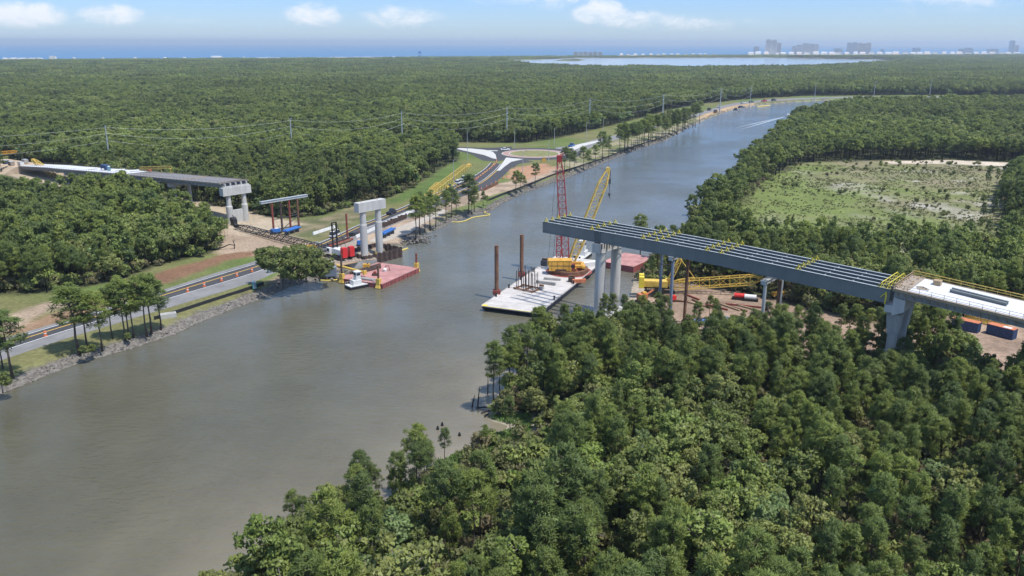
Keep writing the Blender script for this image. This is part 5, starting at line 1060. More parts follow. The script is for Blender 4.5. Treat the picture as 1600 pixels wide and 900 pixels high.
# ------------------------------------------------------------------ traffic drums
def drum(label, x, y, group, s=1.0):
    t = thing('traffic_drum', label, 'traffic drum', at(x, y, 2.03), 0, group); t.scale = (s, s, s)
    MB().lathe([(.42, 0), (.44, .08), (.3, .1), (.29, 1.0), (.1, 1.1)], n=12).build('drum', M['orange'], t); MB().lathe([(.312, .55), (.306, .72)], n=12).build('reflective_band', M['linewhite'], COL.objects[-1]); return t
lbl = ['single orange drum by the left edge pines', 'first drum of the row of five on the coned road, leftmost', 'second drum of the five on the coned road', 'third drum of the five on the coned road', 'fourth drum of the five on the coned road', 'fifth drum of the five on the coned road, nearest the round tree']
for i, (x, y) in enumerate([(71, 525), (293, 456), (319, 447.5), (346, 439), (370, 431.5), (393.5, 424.5)]): drum(lbl[i], x, y, 'orange drums along the road', 1.25)
P_ = spline([(776, 251), (774, 257), (767, 263), (757, 270), (747, 278), (742, 282)], 3)
for i, p in enumerate(P_): drum('orange drum in the curved row on the road left of the splitter island', p[0], p[1], 'drums in the curved row at the roundabout exit', 1.0)
P_ = spline([(792, 276), (780, 283), (768, 289), (752, 296), (738, 302)], 2)
for i, p in enumerate(P_): drum('orange drum in the sparse row along the exit road beside the rusty wall', p[0], p[1], 'drums in the sparse row along the exit road', 1.0)
# ------------------------------------------------------------------ light poles and transmission line
def lamp(label, x, y, ty):
    b = at(x, y, 2); hgt = atY(x, ty, b.y).z - 2; t = thing('light_pole', label, 'light pole', b, 0, 'tall light poles round the roundabout')
    MB().tube((0, 0, 0), (0, 0, hgt), .2, .11, n=10).tube((0, 0, 0), (0, 0, .5), .4, n=10).build('pole', M['galv'], t); MB().bar((0, 0, hgt - .1), (1.6, 0, hgt + .25), .09).build('arm', M['galv'], t); MB().box((1.9, 0, hgt + .27), (.9, .36, .16)).build('lamp_head', M['dgrey'], COL.objects[-1])
for a in [('tallest light pole, rising from the tip of the yellow boom', 730.5, 249, 203), ('light pole behind the roundabout, left of its centre', 804, 231, 203), ('light pole behind the roundabout, right of its centre', 866, 229, 200), ('light pole in front of the right half of the roundabout', 857, 252, 221), ('light pole in front of the roundabout beside the splitter island', 817, 268, 236),
          ('light pole beyond the right splitter island', 916, 219, 191), ('light pole at the left end of the west branch road', 693, 238, 215), ('light pole on the grass left of the lying yellow boom', 709, 285, 250), ('small light pole farther along the canal road, behind the tree row', 942, 212, 186)]: lamp(*a)
tl = [(-330, 212), (164, 196), (453, 185), (627, 174), (792, 166.5), (922, 154), (1037, 147), (1127, 138), (1174, 134.5), (1275, 131), (1368, 127), (1456, 124), (1640, 121)]
TZ = 28
TP = [at(x, y, TZ) for x, y in tl]
tlab = ['transmission pole beyond the left edge', 'white steel transmission pole above the left approach deck, leftmost in view', 'second transmission pole from the left, in the middle of the far woods', 'third transmission pole from the left, behind the lobe of woods', 'fourth transmission pole from the left, behind the roundabout', 'fifth transmission pole, above the start of the bank tree row', 'sixth transmission pole, tall, behind the bank tree row', 'seventh transmission pole, where the canal road starts to bend', 'eighth transmission pole above the bend of the canal road', 'ninth transmission pole at the far end of the canal reach', 'tenth transmission pole over the far right woods', 'eleventh transmission pole over the far right woods', 'transmission pole beyond the right edge']
for i, p in enumerate(TP):
    if i in (0, 12): continue
    t = thing('transmission_pole', tlab[i], 'power pole', (p.x, p.y, 2), 0, 'poles of the power line'); k = min(1.4, max(1, p.y / 600)); k *= .6 if i > 7 else 1; MB().tube((0, 0, 0), (0, 0, TZ - 2), .5 * k, .27 * k, n=10).build('shaft', M['galv'], t)
    for h in (0.3, 3.8, 7.8): MB().bar((0, 0, TZ - 2 - h), (.9, -.9, TZ - 2 - h + .2), .14 * k).tube((.9, -.9, TZ - 2 - h + .2), (1.5, -1.5, TZ - 2 - h + .3), .13 * k, n=8).build('insulator_arm', M['galv'], t)
for j, (h, sag) in enumerate(((1, 3.2), (4.5, 5.2), (8.6, 6.0))):
    m = MB()
    for a, b in zip(TP[:8], TP[1:9]):
        k = min(1.3, max(.9, (a.y + b.y) / 1200)); n = 14; pts_ = [a.lerp(b, i / n) + Vector((1.5, -1.5, -h - sag * 4 * (i / n) * (1 - i / n))) for i in range(n + 1)]
        m.path(pts_, .034 * k, 4)
    tag(m.build('power_line', M['wire']), ['topmost wire strung along the transmission poles', 'middle wire strung along the transmission poles', 'lowest wire strung along the transmission poles'][j], 'power line')
# ------------------------------------------------------------------ loose equipment
def dz_(s): return zi(PZ, s)
t = bthing('office_container', 'dark blue container standing on the left approach deck', 'container', s=-205, o=.5, z=dz_(-205) + .12); MB().box((0, 0, 1.3), (6, 2.4, 2.6)).build('shell', M['contblue'], t); m = MB(); [m.box((-2.7 + i * .6, -1.23, 1.3), (.1, .06, 2.3)) for i in range(10)]; m.build('ribs', M['contblue'], t)
def toilet(label, p, rz=0, mt='teal'):
    t = thing('portable_toilet', label, 'portable toilet', p, rz); MB().box((0, 0, 1.1), (1.15, 1.15, 2.1)).build('cabin', M[mt], t); MB().hexa([(-.6, -.6, 2.151), (.6, -.6, 2.151), (.6, .6, 2.151), (-.6, .6, 2.151), (-.35, -.5, 2.4), (.35, -.5, 2.4), (.35, .5, 2.4), (-.35, .5, 2.4)]).build('roof', M['white'], t); MB().box((.3, -.63, 1.05), (.08, .05, .2)).build('handle', M['black'], MB().box((0, -.59, 1.05), (.8, .04, 1.8)).build('door', M['greyblue'], t))
toilet('teal portable toilet on the left approach deck beside the blue container', BP(-197.5, -1.2, dz_(-197.5) + .13), .3); toilet('teal portable toilet with white roof on the verge of the coned road', at(397.5, 451), .5); toilet('green portable toilet half hidden by the round tree, by the road', at(421, 426), .5, 'bottle')
t = bthing('deck_finishing_machine', 'orange yellow truss finishing machine on the left approach deck', 'paving machine', s=-166, o=3.5, z=dz_(-166) + .1); m = MB(); m.lattice((-6, -1, 1.6), (17, 2.2, 3.8), 1.1, 1.1, bay=1.5, c=.16, l=.1, side=1.1); [m.bar((x, y, 0), (x, y, zz), .16) for x, y, zz in ((-6, -1, 1.6), (-2, -.5, 2), (10, 1.2, 2.6), (17, 2.2, 3.4))]; m.build('truss', M['yellow'], t); MB().box((1, 0, 1), (2, 1.2, 1)).build('motor', M['contrust'], t)
for k in range(4):
    s_ = -218 + k * 13; MB_ = tag(MB().tube(BP(s_, -2.5 + k, dz_(s_) + .6), BP(s_ + 2.5, 1 + k, dz_(s_ + 2) + .6), .45, n=10).build('sheet_roll', M['white']), ['white sheet roll on the left deck, left of the blue container', 'white sheet roll on the left deck just right of the blue container', 'white sheet roll on the left deck between container and yellow machine', 'white sheet roll on the left deck beneath the yellow machine'][k], 'roll')
# embankment of the left approach
em = MB(); prof = [(-300, 6.0), (-330, 4.8), (-380, 3.2), (-430, 2.1)]
for (a, za), (b, zb) in zip(prof[:-1], prof[1:]): em.hexa([(*BP(a, -11 - za).xy, 1.6), (*BP(b, -11 - zb).xy, 1.6), (*BP(b, 11 + zb).xy, 1.6), (*BP(a, 11 + za).xy, 1.6), (*BP(a, -8).xy, za), (*BP(b, -8).xy, zb), (*BP(b, 8).xy, zb), (*BP(a, 8).xy, za)])
tag(em.build('embankment', mat('embankment_soil', (.46, .36, .26), .95, var=.15, scale=.3)), kind='structure')
for k, (s_, o_, mt_, lb, nm) in enumerate([(-306, -3, 'white', 'white plant trailer at the start of the left deck', 'trailer'), (-316, 3, 'oldconc', 'grey compressor on the embankment at the far left', 'compressor'), (-326, -4, 'contblue', 'dark blue skip on the embankment at the far left edge', 'skip'), (-312, -6, 'formwood', 'brown crate stack on the embankment at the far left', 'crate')]):
    t = bthing(nm, lb, nm, s=s_, o=o_, z=5.6 if s_ > -320 else 5.0); MB().box((0, 0, 1.2), (4.2, 2.2, 2.0)).build('casing', M[mt_], t); MB().box((0, 0, 2.26), (4.3, 2.3, .1)).build('roof', M['galv'], t); MB().tube((-1.2, -1.2, .4), (-1.2, 1.2, .4), .4).tube((1.2, -1.2, .4), (1.2, 1.2, .4), .4).build('wheel', M['rubber'], t)
t = thing('crane_boom', 'yellow lattice crane boom slanting over the trees at the start of the left deck', 'crane boom', BP(-292, -9.5, 2)); a = atY(92, 281, t.location.y - 6) - t.location; b = atY(52, 250, t.location.y + 6) - t.location; MB().lattice(a, b, 1.3, 1.0, bay=1.8, c=.3, l=.14, side=2.0).build('lattice_frame', M['yellow'], t); MB().box(b, (1.6, 1.6, 1.4)).build('boom_head', M['yellow'], t)
t = thing('crane_boom', 'orange yellow lattice boom lying level at the left edge above the embankment', 'crane boom', at(0, 262)); a = atY(-30, 241, t.location.y + 10) - t.location; b = atY(26, 237, t.location.y + 10) - t.location; MB().lattice(a, b, 1.0, .8, bay=1.6, c=.3, l=.14, side=1.5).build('lattice_frame', M['orangeyel'], t); MB().bar((a + b) / 2, ((a + b) / 2).xy.to_3d() + Vector((0, 0, 1)), .4).build('rest_post', M['yellow'], t)
# works at the left bank
def powerpack(label, p, rz, mt='blue', L=4.5):
    t = thing('power_pack', label, 'power pack', p, rz); MB().box((0, 0, .35), (L, 1.7, .5)).build('skid', M['black'], t); MB().box((-.2, 0, 1.35), (L * .82, 1.5, 1.45)).build('housing', M[mt], t); MB().box((L * .1, 0, 2.12), (L * .4, 1.3, .1)).build('top_cover', M['white'], t); MB().tube((L * .38, .3, 1.4), (L * .38, .3, 2.6), .12, n=8).build('exhaust', M['dgrey'], t); return t
powerpack('upright blue and white drill rig cabin at the foot of the red pipe tower', at(431.5, 365), .9); powerpack('small blue power pack by the cofferdam, left of the white columns', at(566, 384), .4, L=4)
def truss(label, a, b, mt, w=1.2, z=1.0, legs=True, name='pipe_bundle', cat='pipes'):
    v = b - a; t = thing(name, label, cat, (a.x, a.y, 2), ang(v)); L = v.length
    MB().tube((0, w / 2, z + .3), (L, w / 2, z + .3), .45, n=10).tube((0, -w / 2, z + .3), (L, -w / 2, z + .3), .45, n=10).build('pipe', M[mt], t); m = MB()
    for x in (L * .15, L * .5, L * .85): m.box((x, 0, z / 2 - .1), (.3, w * 1.5, z))
    m.build('cradle', M['blue' if mt != 'blue' else 'dgrey'], t); return t
truss('blue leader and pipes lying behind the black boom near its middle', at(445, 368), at(467, 361), 'blue', 1.4, 1.4); truss('blue and white pipe frame beside the right column of the white pier', at(597, 373), at(615, 364), 'blue', 1.3, 1.6)
t = thing('steel_pile', 'slim red brown steel pile standing upright behind the black crane', 'steel pile', at(543, 373)); MB().tube((0, 0, -1), (0, 0, 9.8), .38, n=12).build('pipe', M['redpipe'], t); MB().tube((0, 0, -.2), (0, 0, .5), .6, n=12).build('collar', M['rust'], t)
for k, (a, b, c) in enumerate([((512, 384), (546, 373), 'brownsteel'), ((514, 387), (551, 375), 'redpipe'), ((522, 386), (548, 377), 'rust')]): 
    pa, pb = at(*a), at(*b); tag(MB().tube(pa + Vector((0, 0, .5)), pb + Vector((0, 0, .5)), .42, n=10).build('steel_pipe', M[c]), ['dark brown steel pipe lying farthest back behind the black crane', 'red brown steel pipe lying closest behind the red counterweights', 'rust coloured pipe in the middle of the three behind the black crane'][k], 'pipe')
for k, (x, y) in enumerate([(549, 369.5), (556, 368), (563, 366)]):
    t = thing('welding_machine', ['dark welding set behind the white pier, leftmost of the row', 'dark welding set behind the white pier, middle of the row', 'dark welding set behind the white pier, rightmost of the row'][k], 'welding set', at(x, y), .4); MB().box((0, 0, .9), (1.8, 1.1, 1.2)).build('casing', M[['black', 'dgrey', 'rust'][k]], t); MB().tube((-.5, -.7, .35), (-.5, .7, .35), .34).build('wheel', M['rubber'], t)
t = thing('yellow_generator', 'yellow generator on the ground under the black boom near the road', 'generator', at(487, 391), .3); MB().box((0, 0, 1.1), (3.4, 1.7, 1.7)).build('housing', M['orangeyel'], t); MB().box((0, 0, .15), (3.6, 1.8, .25)).build('skid', M['black'], t); MB().box((.5, -.87, 1.1), (1.2, .05, .9)).build('grille', M['black'], t)
a_, b_ = at(527, 421, 1.6), at(570, 429, 2.4); t = thing('yellow_pipe', 'bright yellow pipe running from the timber mats onto the red barge', 'pipe', a_, ang(b_ - a_)); L_ = (b_ - a_).length; MB().tube((0, 0, 1.4), (L_, 0, 1.5), .42, n=10).build('pipe', M['yellow'], t); MB().box((L_, 0, 1.5), (.6, 1.3, 1.3)).build('flange', M['yellow'], t)
t = thing('crane_mats', 'timber crane mats beneath the black crane tracks', 'timber mats', at(524, 407), rz0); m = MB(); [m.box((-7 + i * 1.3, 0, .09), (1.2, 8, .3)) for i in range(12)]; m.build('mats', M['wood'], t)
t = thing('concrete_box', 'small grey precast box on the rocky verge below the coned road', 'box', at(263, 496), .5); MB().box((0, 0, .6), (4.2, 2, 1.2)).build('shell', M['concrete'], t); MB().box((0, 0, 1.24), (3.6, 1.5, .08)).build('lid', M['oldconc'], t)
t = thing('yellow_box', 'small yellow utility box in front of the roundabout', 'box', at(850, 252), 0); MB().box((0, 0, 1.2), (2.2, 1.6, 2.4)).build('cabinet', M['orangeyel'], t); MB().box((0, 0, 2.46), (2.4, 1.8, .1)).build('lid', M['formwood'], t)
t = thing('downed_snag', 'black twisted dead snag on the sandy yard by the left woods', 'dead tree', at(366, 389), .3); m = MB(); m.path([(0, 0, 0), (.3, 0, 1.5), (-.2, .2, 3.0), (.2, 0, 3.8)], [.22, .18, .12, .06], 6); m.path([(.2, 0, 1.4), (-1.6, .1, 1.8), (-4.0, .3, .8), (-6.5, .2, .3)], [.18, .2, .25, .3], 6); m.path([(-.1, .1, 2.6), (.9, 0, 3.6)], [.1, .04], 5); m.build('trunk', M['black'], t)
# works at the right bank
t = thing('orange_machine', 'orange drilling machine half behind the pines at the canal end of the right site', 'machine', at(1003, 474), .4); MB().box((0, 0, .5), (3.6, 2.4, .9)).build('track', M['black'], t); MB().box((0, 0, 2.0), (2.6, 2.0, 2.0)).build('body', M['contrust'], t); MB().box((.6, 0, 3.2), (1.2, 1.4, .5)).build('cab_roof', M['orangeyel'], t); MB().bar((1.2, 0, 2.4), (3.8, .2, 3.6), .35).build('arm', M['contrust'], t)
truss('teal and grey pipe bundle lying on the right site beyond the pines', at(1112, 496), at(1150, 506), 'greyblue', 1.4, .5); truss('blue frame and pipes low on the right site near the pines', at(1085, 507), at(1116, 506), 'blue', 1.6, .4)
for k, (x, y, lb, mt) in enumerate([(1156, 468, 'red and white skid tank on the right site, centre', 'brightred'), (1172, 470, 'white tank trailer on the right site beside the red tank', 'white')]):
    t = thing('skid_tank', lb, 'tank', at(x, y), -.3); MB().tube((-1.7, 0, 1.2), (1.7, 0, 1.2), .75, n=16).build('tank', M[mt], t); MB().box((0, 0, .4), (4.6, 1.8, .5)).build('skid', M['black'], t)
t = thing('telehandler', 'yellow telehandler parked under the girders by the dark woods', 'telehandler', at(1217, 466), .2); MB().box((0, 0, 1.4), (4.2, 1.8, 1.2)).build('body', M['orangeyel'], t); MB().box((-.2, .4, 2.5), (1.3, 1.0, 1.0)).build('cab', M['glass'], t); MB().bar((-1.5, -.5, 2.2), (3.4, -.5, 1.6), .4).build('arm', M['orangeyel'], t); m = MB(); [m.tube((x, y - .2, .6), (x, y + .2, .6), .6, n=14) for x in (-1.4, 1.4) for y in (-.95, .95)]; m.build('wheel', M['rubber'], t)
t = thing('welding_machine', 'red welding set on the right site at the tower foot', 'welding set', at(1050, 470), .4); MB().box((0, 0, .9), (2.2, 1.3, 1.3)).build('casing', M['brightred'], t); MB().tube((-.5, -.8, .35), (-.5, .8, .35), .34).build('wheel', M['rubber'], t)
r3 = np.random.default_rng(12)
for k in range(9):
    p = at(1060 + k * 14 + r3.normal() * 4, 467 + k * 2.6 + r3.normal() * 4); a_ = r3.normal() * .5 + 2.4; v = Vector((math.cos(a_), math.sin(a_), 0)) * (3 + r3.random() * 3); c_ = ['rust', 'redpipe', 'wood'][k % 3]
    tag(MB().bar(p - v + Vector((0, 0, .25)), p + v + Vector((0, 0, .25)), .45).build('steel_beam', M[c_]), ['rusty beam', 'red brown beam', 'timber beam'][k % 3] + ' lying on the right site, ' + ['first', 'second', 'third', 'fourth', 'fifth', 'sixth', 'seventh', 'eighth', 'ninth'][k] + ' from the canal end', 'beam')
for k, (a, b) in enumerate([((1491, 511), (1526, 519)), ((1545, 520), (1583, 530))]):
    pa, pb = at(*a, 2), at(*b, 2); v = pb - pa; t = thing('shipping_container', ['dark blue container with rusty orange roof below the white deck, left one', 'dark blue container with rusty orange roof below the white deck, right one'][k], 'container', (pa + pb) / 2, ang(v)); L = 6.6
    MB().box((0, 0, 1.35), (L, 2.5, 2.7)).build('shell', M['contblue'], t); MB().box((0, 0, 2.73), (L + .04, 2.54, .07)).build('roof', M['contrust'], t); m = MB(); [m.box((-L / 2 + .2 + i * .4, s * 1.27, 1.35), (.16, .05, 2.4)) for i in range(int(L / .4)) for s in (-1, 1)]; [m.box((L / 2 + .02, y, 1.35), (.05, .12, 2.4)) for y in (-.9, -.3, .3, .9)]; m.build('ribs', M['contblue'], t)
    if k: MB().box((1.4, -.2, 2.79), (2, 1.4, .05)).build('roof_sheet', M['white'], t)
a_, b_ = at(1508, 499), at(1574, 512); t = thing('crane_boom', 'yellow lattice boom sections laid behind the two containers', 'crane boom', (a_.x, a_.y, 2), ang(b_ - a_)); L_ = (b_ - a_).length; m = MB(); m.lattice((0, 0, 1.3), (L_, 0, 1.3), 2, 2, bay=1.6, c=.24, l=.13, side=2.2); m.lattice((0, 2.8, 1.3), (L_, 2.8, 1.3), 1.6, 1.6, bay=1.6, c=.24, l=.13, side=1.8); m.build('lattice_frame', M['yellow'], t)
t = thing('boom_lift', 'red machine with pale arm showing above the far railing of the white deck', 'boom lift', at(1475, 470)); top = atY(1483, 437, t.location.y) - t.location; MB().box((0, 0, 1), (3.4, 2.2, 1.4)).build('chassis', M['brightred'], t); MB().bar((0, 0, 1.6), top, .5).build('arm', M['dgrey'], t); MB().box(top, (2.6, 1.4, 1.3)).build('basket', M['brightred'], t); MB().bar(top + Vector((.8, 0, 0)), top + Vector((2.4, 0, 1.6)), .35).build('jib', M['wood'], t)

# ------------------------------------------------------------------ pines and trees of the left bank, each where the photo has it
bank = [(5, 577, 497), (19, 588, 489), (123, 551, 447), (136, 541, 458), (160, 546, 455), (176, 530, 450), (196, 530, 434), (202, 528, 442), (209, 526, 440), (229, 524, 432), (237, 520, 428), (252, 513, 441)]
bl_ = ['pine at the left edge, left of a pair', 'broad crowned pine at the left edge, right one of the pair', 'wide leaning bank pine, tallest at the left of the row of ten', 'small bank pine just right of the wide leaning one', 'slim bank pine, third in the row of ten from the left', 'slim bank pine, fourth in the row of ten from the left', 'bank pine, fifth in the row of ten, leftmost trunk of three close together', 'bank pine, middle trunk of three close together', 'bank pine, rightmost trunk of three close together', 'tall bank pine left of the tallest one', 'tallest bank pine with bare dark trunk near the right end of the row', 'rightmost bank pine of the row of ten, beside the coned road']
def stand(name, x, y, ytop, label, group, k, wide=1.0, kinds=(None, None), H0=14.5, cat='pine tree'):
    b = at(x, y, 1.9); h = atY(x, ytop, b.y).z - 1.9; s = h / (H0 * .985); place_tree(name, kinds[0], kinds[1], k, b.x, b.y, 1.8, rng.random() * 6.28, (s * wide, s), label, cat, group)
for i, (x, y, yt) in enumerate(bank): stand('pine_tree', x, y, yt, bl_[i], 'pines on the left rocky bank', [2, 7, 0, 5, 2, 0, 7, 2, 5, 7, 0, 2][i], [1.4, 1.8, 1.8, 1.5, 1.35, 1.3, 1.25, 1.35, 1.3, 1.4, 1.5, 1.5][i], (PINE_T, PINE_C))
mid_ = [(650, 372, 306), (656, 366, 300), (664, 361, 312), (672, 359, 298), (681, 354, 305), (697, 343, 297), (706, 338, 292), (713, 335, 300), (732, 333, 273), (741, 330, 290), (737, 334, 302), (755, 324, 298), (761, 321, 305), (806, 303, 266), (813, 299, 270), (819, 296, 274), (836, 290, 255), (882, 270, 229), (890, 268, 232), (897, 266, 236), (912, 265, 229), (920, 262, 234), (941, 251, 206), (951, 246, 212), (930, 256, 226)]
for i, (x, y, yt) in enumerate(mid_): 
    lb = (['first', 'second', 'third', 'fourth', 'fifth', 'sixth', 'seventh', 'eighth', 'ninth', 'tenth', 'eleventh', 'twelfth', 'thirteenth'][i] + ' pine from the left in the bank clump right of the white pier') if i < 13 else (['first', 'second', 'third', 'fourth', 'fifth', 'sixth', 'seventh', 'eighth', 'ninth', 'tenth', 'eleventh', 'twelfth'][i - 13] + ' pine from the left along the silt fence before the roundabout')
    stand('pine_tree', x, y, yt, lb, 'pines on the bank by the roundabout', [0, 2, 7, 5][i % 4], 1.35, (PINE_T, PINE_C))
r3 = np.random.default_rng(31); row = []
for k in range(40):
    u = k / 39; x = 968 + u * 122 + r3.normal() * 1.5; yb = 240 - u * 45 + r3.uniform(-3, 4); row.append((x, yb, yb - (44 - 9 * u) * r3.uniform(.8, 1.05)))
for x, y, yt in row: stand('pine_tree', x, y, yt, 'bank pine in the dense far row between canal and curving road', 'pines in the dense far bank row', int(r3.integers(9)), 1.1, (PINE_T, PINE_C))
for (x, y, yt, k, lb) in [(440, 449, 388, 4, 'large round dark green tree on the rocky bank, left half of the big crown'), (479, 440, 386, 2, 'large round dark green tree on the rocky bank, right half of the big crown')]:
    stand('broadleaf_tree', x, y, yt, lb, 'big round trees on the left bank', 7, 1.0, (BROAD_T, BROAD_C), 9.5, 'hardwood tree')
stand('broadleaf_tree', 457, 446, 392, 'dark round tree filling the middle of the big bank crown', 'big round trees on the left bank', 6, .95, (BROAD_T, BROAD_C), 11.5, 'hardwood tree'); stand('broadleaf_tree', 500, 438, 402, 'lower dark tree at the right end of the big bank crown', 'big round trees on the left bank', 3, 1.1, (BROAD_T, BROAD_C), 8.0, 'hardwood tree')
for (x, y, yt, lb) in [(4, 612, 582, 'dark shrub at the left edge on the rocky bank'), (133, 557, 540, 'low dark shrub at the foot of the wide leaning bank pine'), (145, 552, 538, 'low shrub between the bank pines on the left'), (200, 532, 520, 'low shrub at the foot of three close bank pines'), (314, 402, 386, 'bright green bush at the corner of the left woods by the yard')]:
    stand('shrub', x, y, yt, lb, None, 3, 1.2, (BROAD_T, BROAD_C), 8.0, 'shrub')
# slender young trees at the woods' edge near the sandy yard and behind the right pier
for (x, y, yt) in [(352, 377, 340), (346, 384, 343), (356, 370, 347)]: stand('pine_tree', x, y, yt, 'slim bare stemmed pine at the yard edge of the left woods', 'slim pines at the yard edge', 4, .6, (PINE_T, PINE_C))
lone = at(1003, 336, 16); place_tree('pine_tree', PINE_T, PINE_C, 8, lone.x, lone.y, 1.5, 1.0, (1.05, 1.0), 'lone round crowned pine rising behind the bare girders over the canal', 'pine tree', None)
# field shrubs
FQ = jgrid(60, 420, 250, 560, 5.0, .49); FQ = FQ[inside(FQ, FIELD)]; FQ = FQ[infrust(FQ, 1.0, 0)]; wgt = np.clip(fbm(FQ, 45, 88) * 2.2 - .75, 0, 1); FQ = FQ[rng.random(len(FQ)) < wgt * .6]; rng.shuffle(FQ); FQ = FQ[:230]
for (x, y) in FQ:
    s = rng.uniform(.12, .34); k = [3, 3, 5, 0][int(rng.integers(4))]; place_tree('shrub', BROAD_T, BROAD_C, k, x, y, 1.9, rng.random() * 6.28, (s * 1.3, s), ['bright green', 'bright green', 'bright green', 'dark green', 'dark green', 'dry brownish', 'dark green'][k] + ' bush dotted over the open scrubby clearing', 'bush', ['bright green', 'bright green', 'bright green', 'dark green', 'dark green', 'dry brownish', 'dark green'][k] + ' bushes in the clearing')
for k, (x, y, yt) in enumerate([(1196, 372, 340), (1236, 368, 336), (1300, 366, 338), (1350, 378, 347), (1440, 372, 340), (1541, 300, 262), (1556, 292, 262), (1390, 388, 352)]): stand('pine_tree', x, y, yt, ['first', 'second', 'third', 'fourth', 'fifth', 'sixth', 'seventh', 'eighth'][k] + ' thin scattered pine counted across the scrubby clearing', 'thin pines in the clearing', [4, 5, 1, 4, 5, 7, 2, 4][k], .75, (PINE_T, PINE_C))
r3 = np.random.default_rng(61); TQ = jgrid(80, 330, 200, 420, 9, .45); TQ = TQ[inside(TQ, FIELD)]; TQ = TQ[infrust(TQ, 1.0, 0)]
_dn = dist_line(TQ, poly([(1152, 392), (1220, 401), (1300, 407), (1400, 411), (1500, 410), (1580, 395), (1620, 330)], 2)); TQ = TQ[r3.random(len(TQ)) < np.clip(1.05 - _dn / 26, 0, 1)]
for (x, y) in TQ: s = r3.uniform(.45, .85); place_tree('pine_tree', PINE_T, PINE_C, [2, 4, 5, 0, 7][int(r3.integers(5))], x, y, 1.9, r3.random() * 6.28, (s * .9, s), 'small open pine thinly scattered along the near and right rim of the clearing', 'pine tree', 'small pines on the rim of the clearing')
gp = r3.uniform((60, 180), (420, 520), (36000, 2)); gp = gp[inside(gp, FIELD)]; gp = gp[infrust(gp, 1.0, 0)]; gp = gp[r3.random(len(gp)) < np.clip(fbm(gp, 14, 90) * 2.4 - .75, 0, 1)]
n = len(gp); k9 = 5; gp = np.repeat(gp, k9, 0) + r3.normal(size=(n * k9, 2)) * .35; n = len(gp); d_ = r3.normal(size=(n, 3)) * .5; d_[:, 2] = 1; d_ /= np.linalg.norm(d_, axis=1, keepdims=True)
V_ = quads(np.column_stack([gp, np.full(n, 2.2)]), d_, r3.normal(size=(n, 3)), np.full(n, .6), np.full(n, .4)); _m = fastmesh('field_scrub', V_, np.arange(len(V_)).reshape(-1, 4)); _t = _m.attributes.new('tint', 'FLOAT', 'FACE'); _t.data.foreach_set('value', r3.random(n).astype(np.float32)); _t = _m.attributes.new('nrm', 'FLOAT_VECTOR', 'FACE'); _t.data.foreach_set('vector', (d_ * .8).astype(np.float32).ravel())
tag(link('field_scrub', _m, M['scrub']), 'low rough grass and scrub covering the open clearing on the right', 'scrub', kind='stuff')
for k, (x, y, zt) in enumerate([(1110, 462, 9), (1122, 467, 8), (1200, 474, 10), (1215, 480, 9), (1250, 478, 12), (1263, 488, 10), (1318, 476, 12), (1330, 486, 10), (1345, 478, 12), (1362, 484, 10), (1378, 480, 12), (1285, 498, 8), (1180, 490, 8), (1160, 484, 7), (1432, 486, 12), (1450, 492, 12), (1470, 499, 12)]):
    q = at(x, y, zt); place_tree('pine_tree', PINE_T, PINE_C, [0, 4, 1, 6, 2, 8][k % 6], q.x, q.y, 1.8, k * 1.3, ((zt - 1.8) / 14.3 * 1.05, (zt - 1.8) / 14.3), 'pine standing alone inside the right work site, ' + ['first', 'second', 'third', 'fourth', 'fifth', 'sixth', 'seventh', 'eighth', 'ninth', 'tenth', 'eleventh', 'twelfth', 'thirteenth', 'fourteenth', 'fifteenth', 'sixteenth', 'seventeenth'][k] + ' of the scattered ones', 'pine tree', 'scattered pines inside the right work site')
shore = [(695, 722, 668), (652, 765, 667), (664, 772, 690), (755, 703, 664), (797, 674, 620), (567, 760, 722), (590, 793, 727), (460, 838, 767), (478, 842, 775), (771, 632, 532), (781, 620, 541), (796, 606, 512), (801, 600, 521), (814, 590, 508), (823, 582, 505), (835, 562, 482), (846, 556, 480), (620, 790, 735), (505, 850, 790)]
sl_ = ['slim shore pine standing apart beyond the grassy cove', 'wide crowned shore pine left of the cove, rising over the water', 'pine close behind the wide crowned one left of the cove', 'small pine on the grass strip of the cove', 'small lone pine on the sandy path at the cove head', 'narrow shore pine over the water between cove and lower left corner', 'narrow shore pine right of its near twin, left of the cove', 'leftmost pine of the near shore, standing over the shallows', 'second pine from the left on the near shore', 'outermost pine behind the dead snags, nearest the water', 'second shore pine behind the dead snags', 'third shore pine from the snags toward the barge', 'fourth shore pine from the snags toward the barge', 'fifth shore pine from the snags toward the barge', 'sixth shore pine from the snags toward the barge', 'seventh shore pine from the snags, before the pale barge', 'last shore pine before the pale barge corner', 'pine on the near shore midway between cove and lower left', 'third pine from the left on the near shore']
for k, (x, y, yt) in enumerate(shore): stand('pine_tree', x, y, yt, sl_[k], 'pines standing along the near right shore', [2, 8, 3, 4, 0, 2, 4, 7, 0, 2, 4, 7, 0, 3, 5, 1, 7, 4, 2][k], 1.05, (PINE_T, PINE_C))
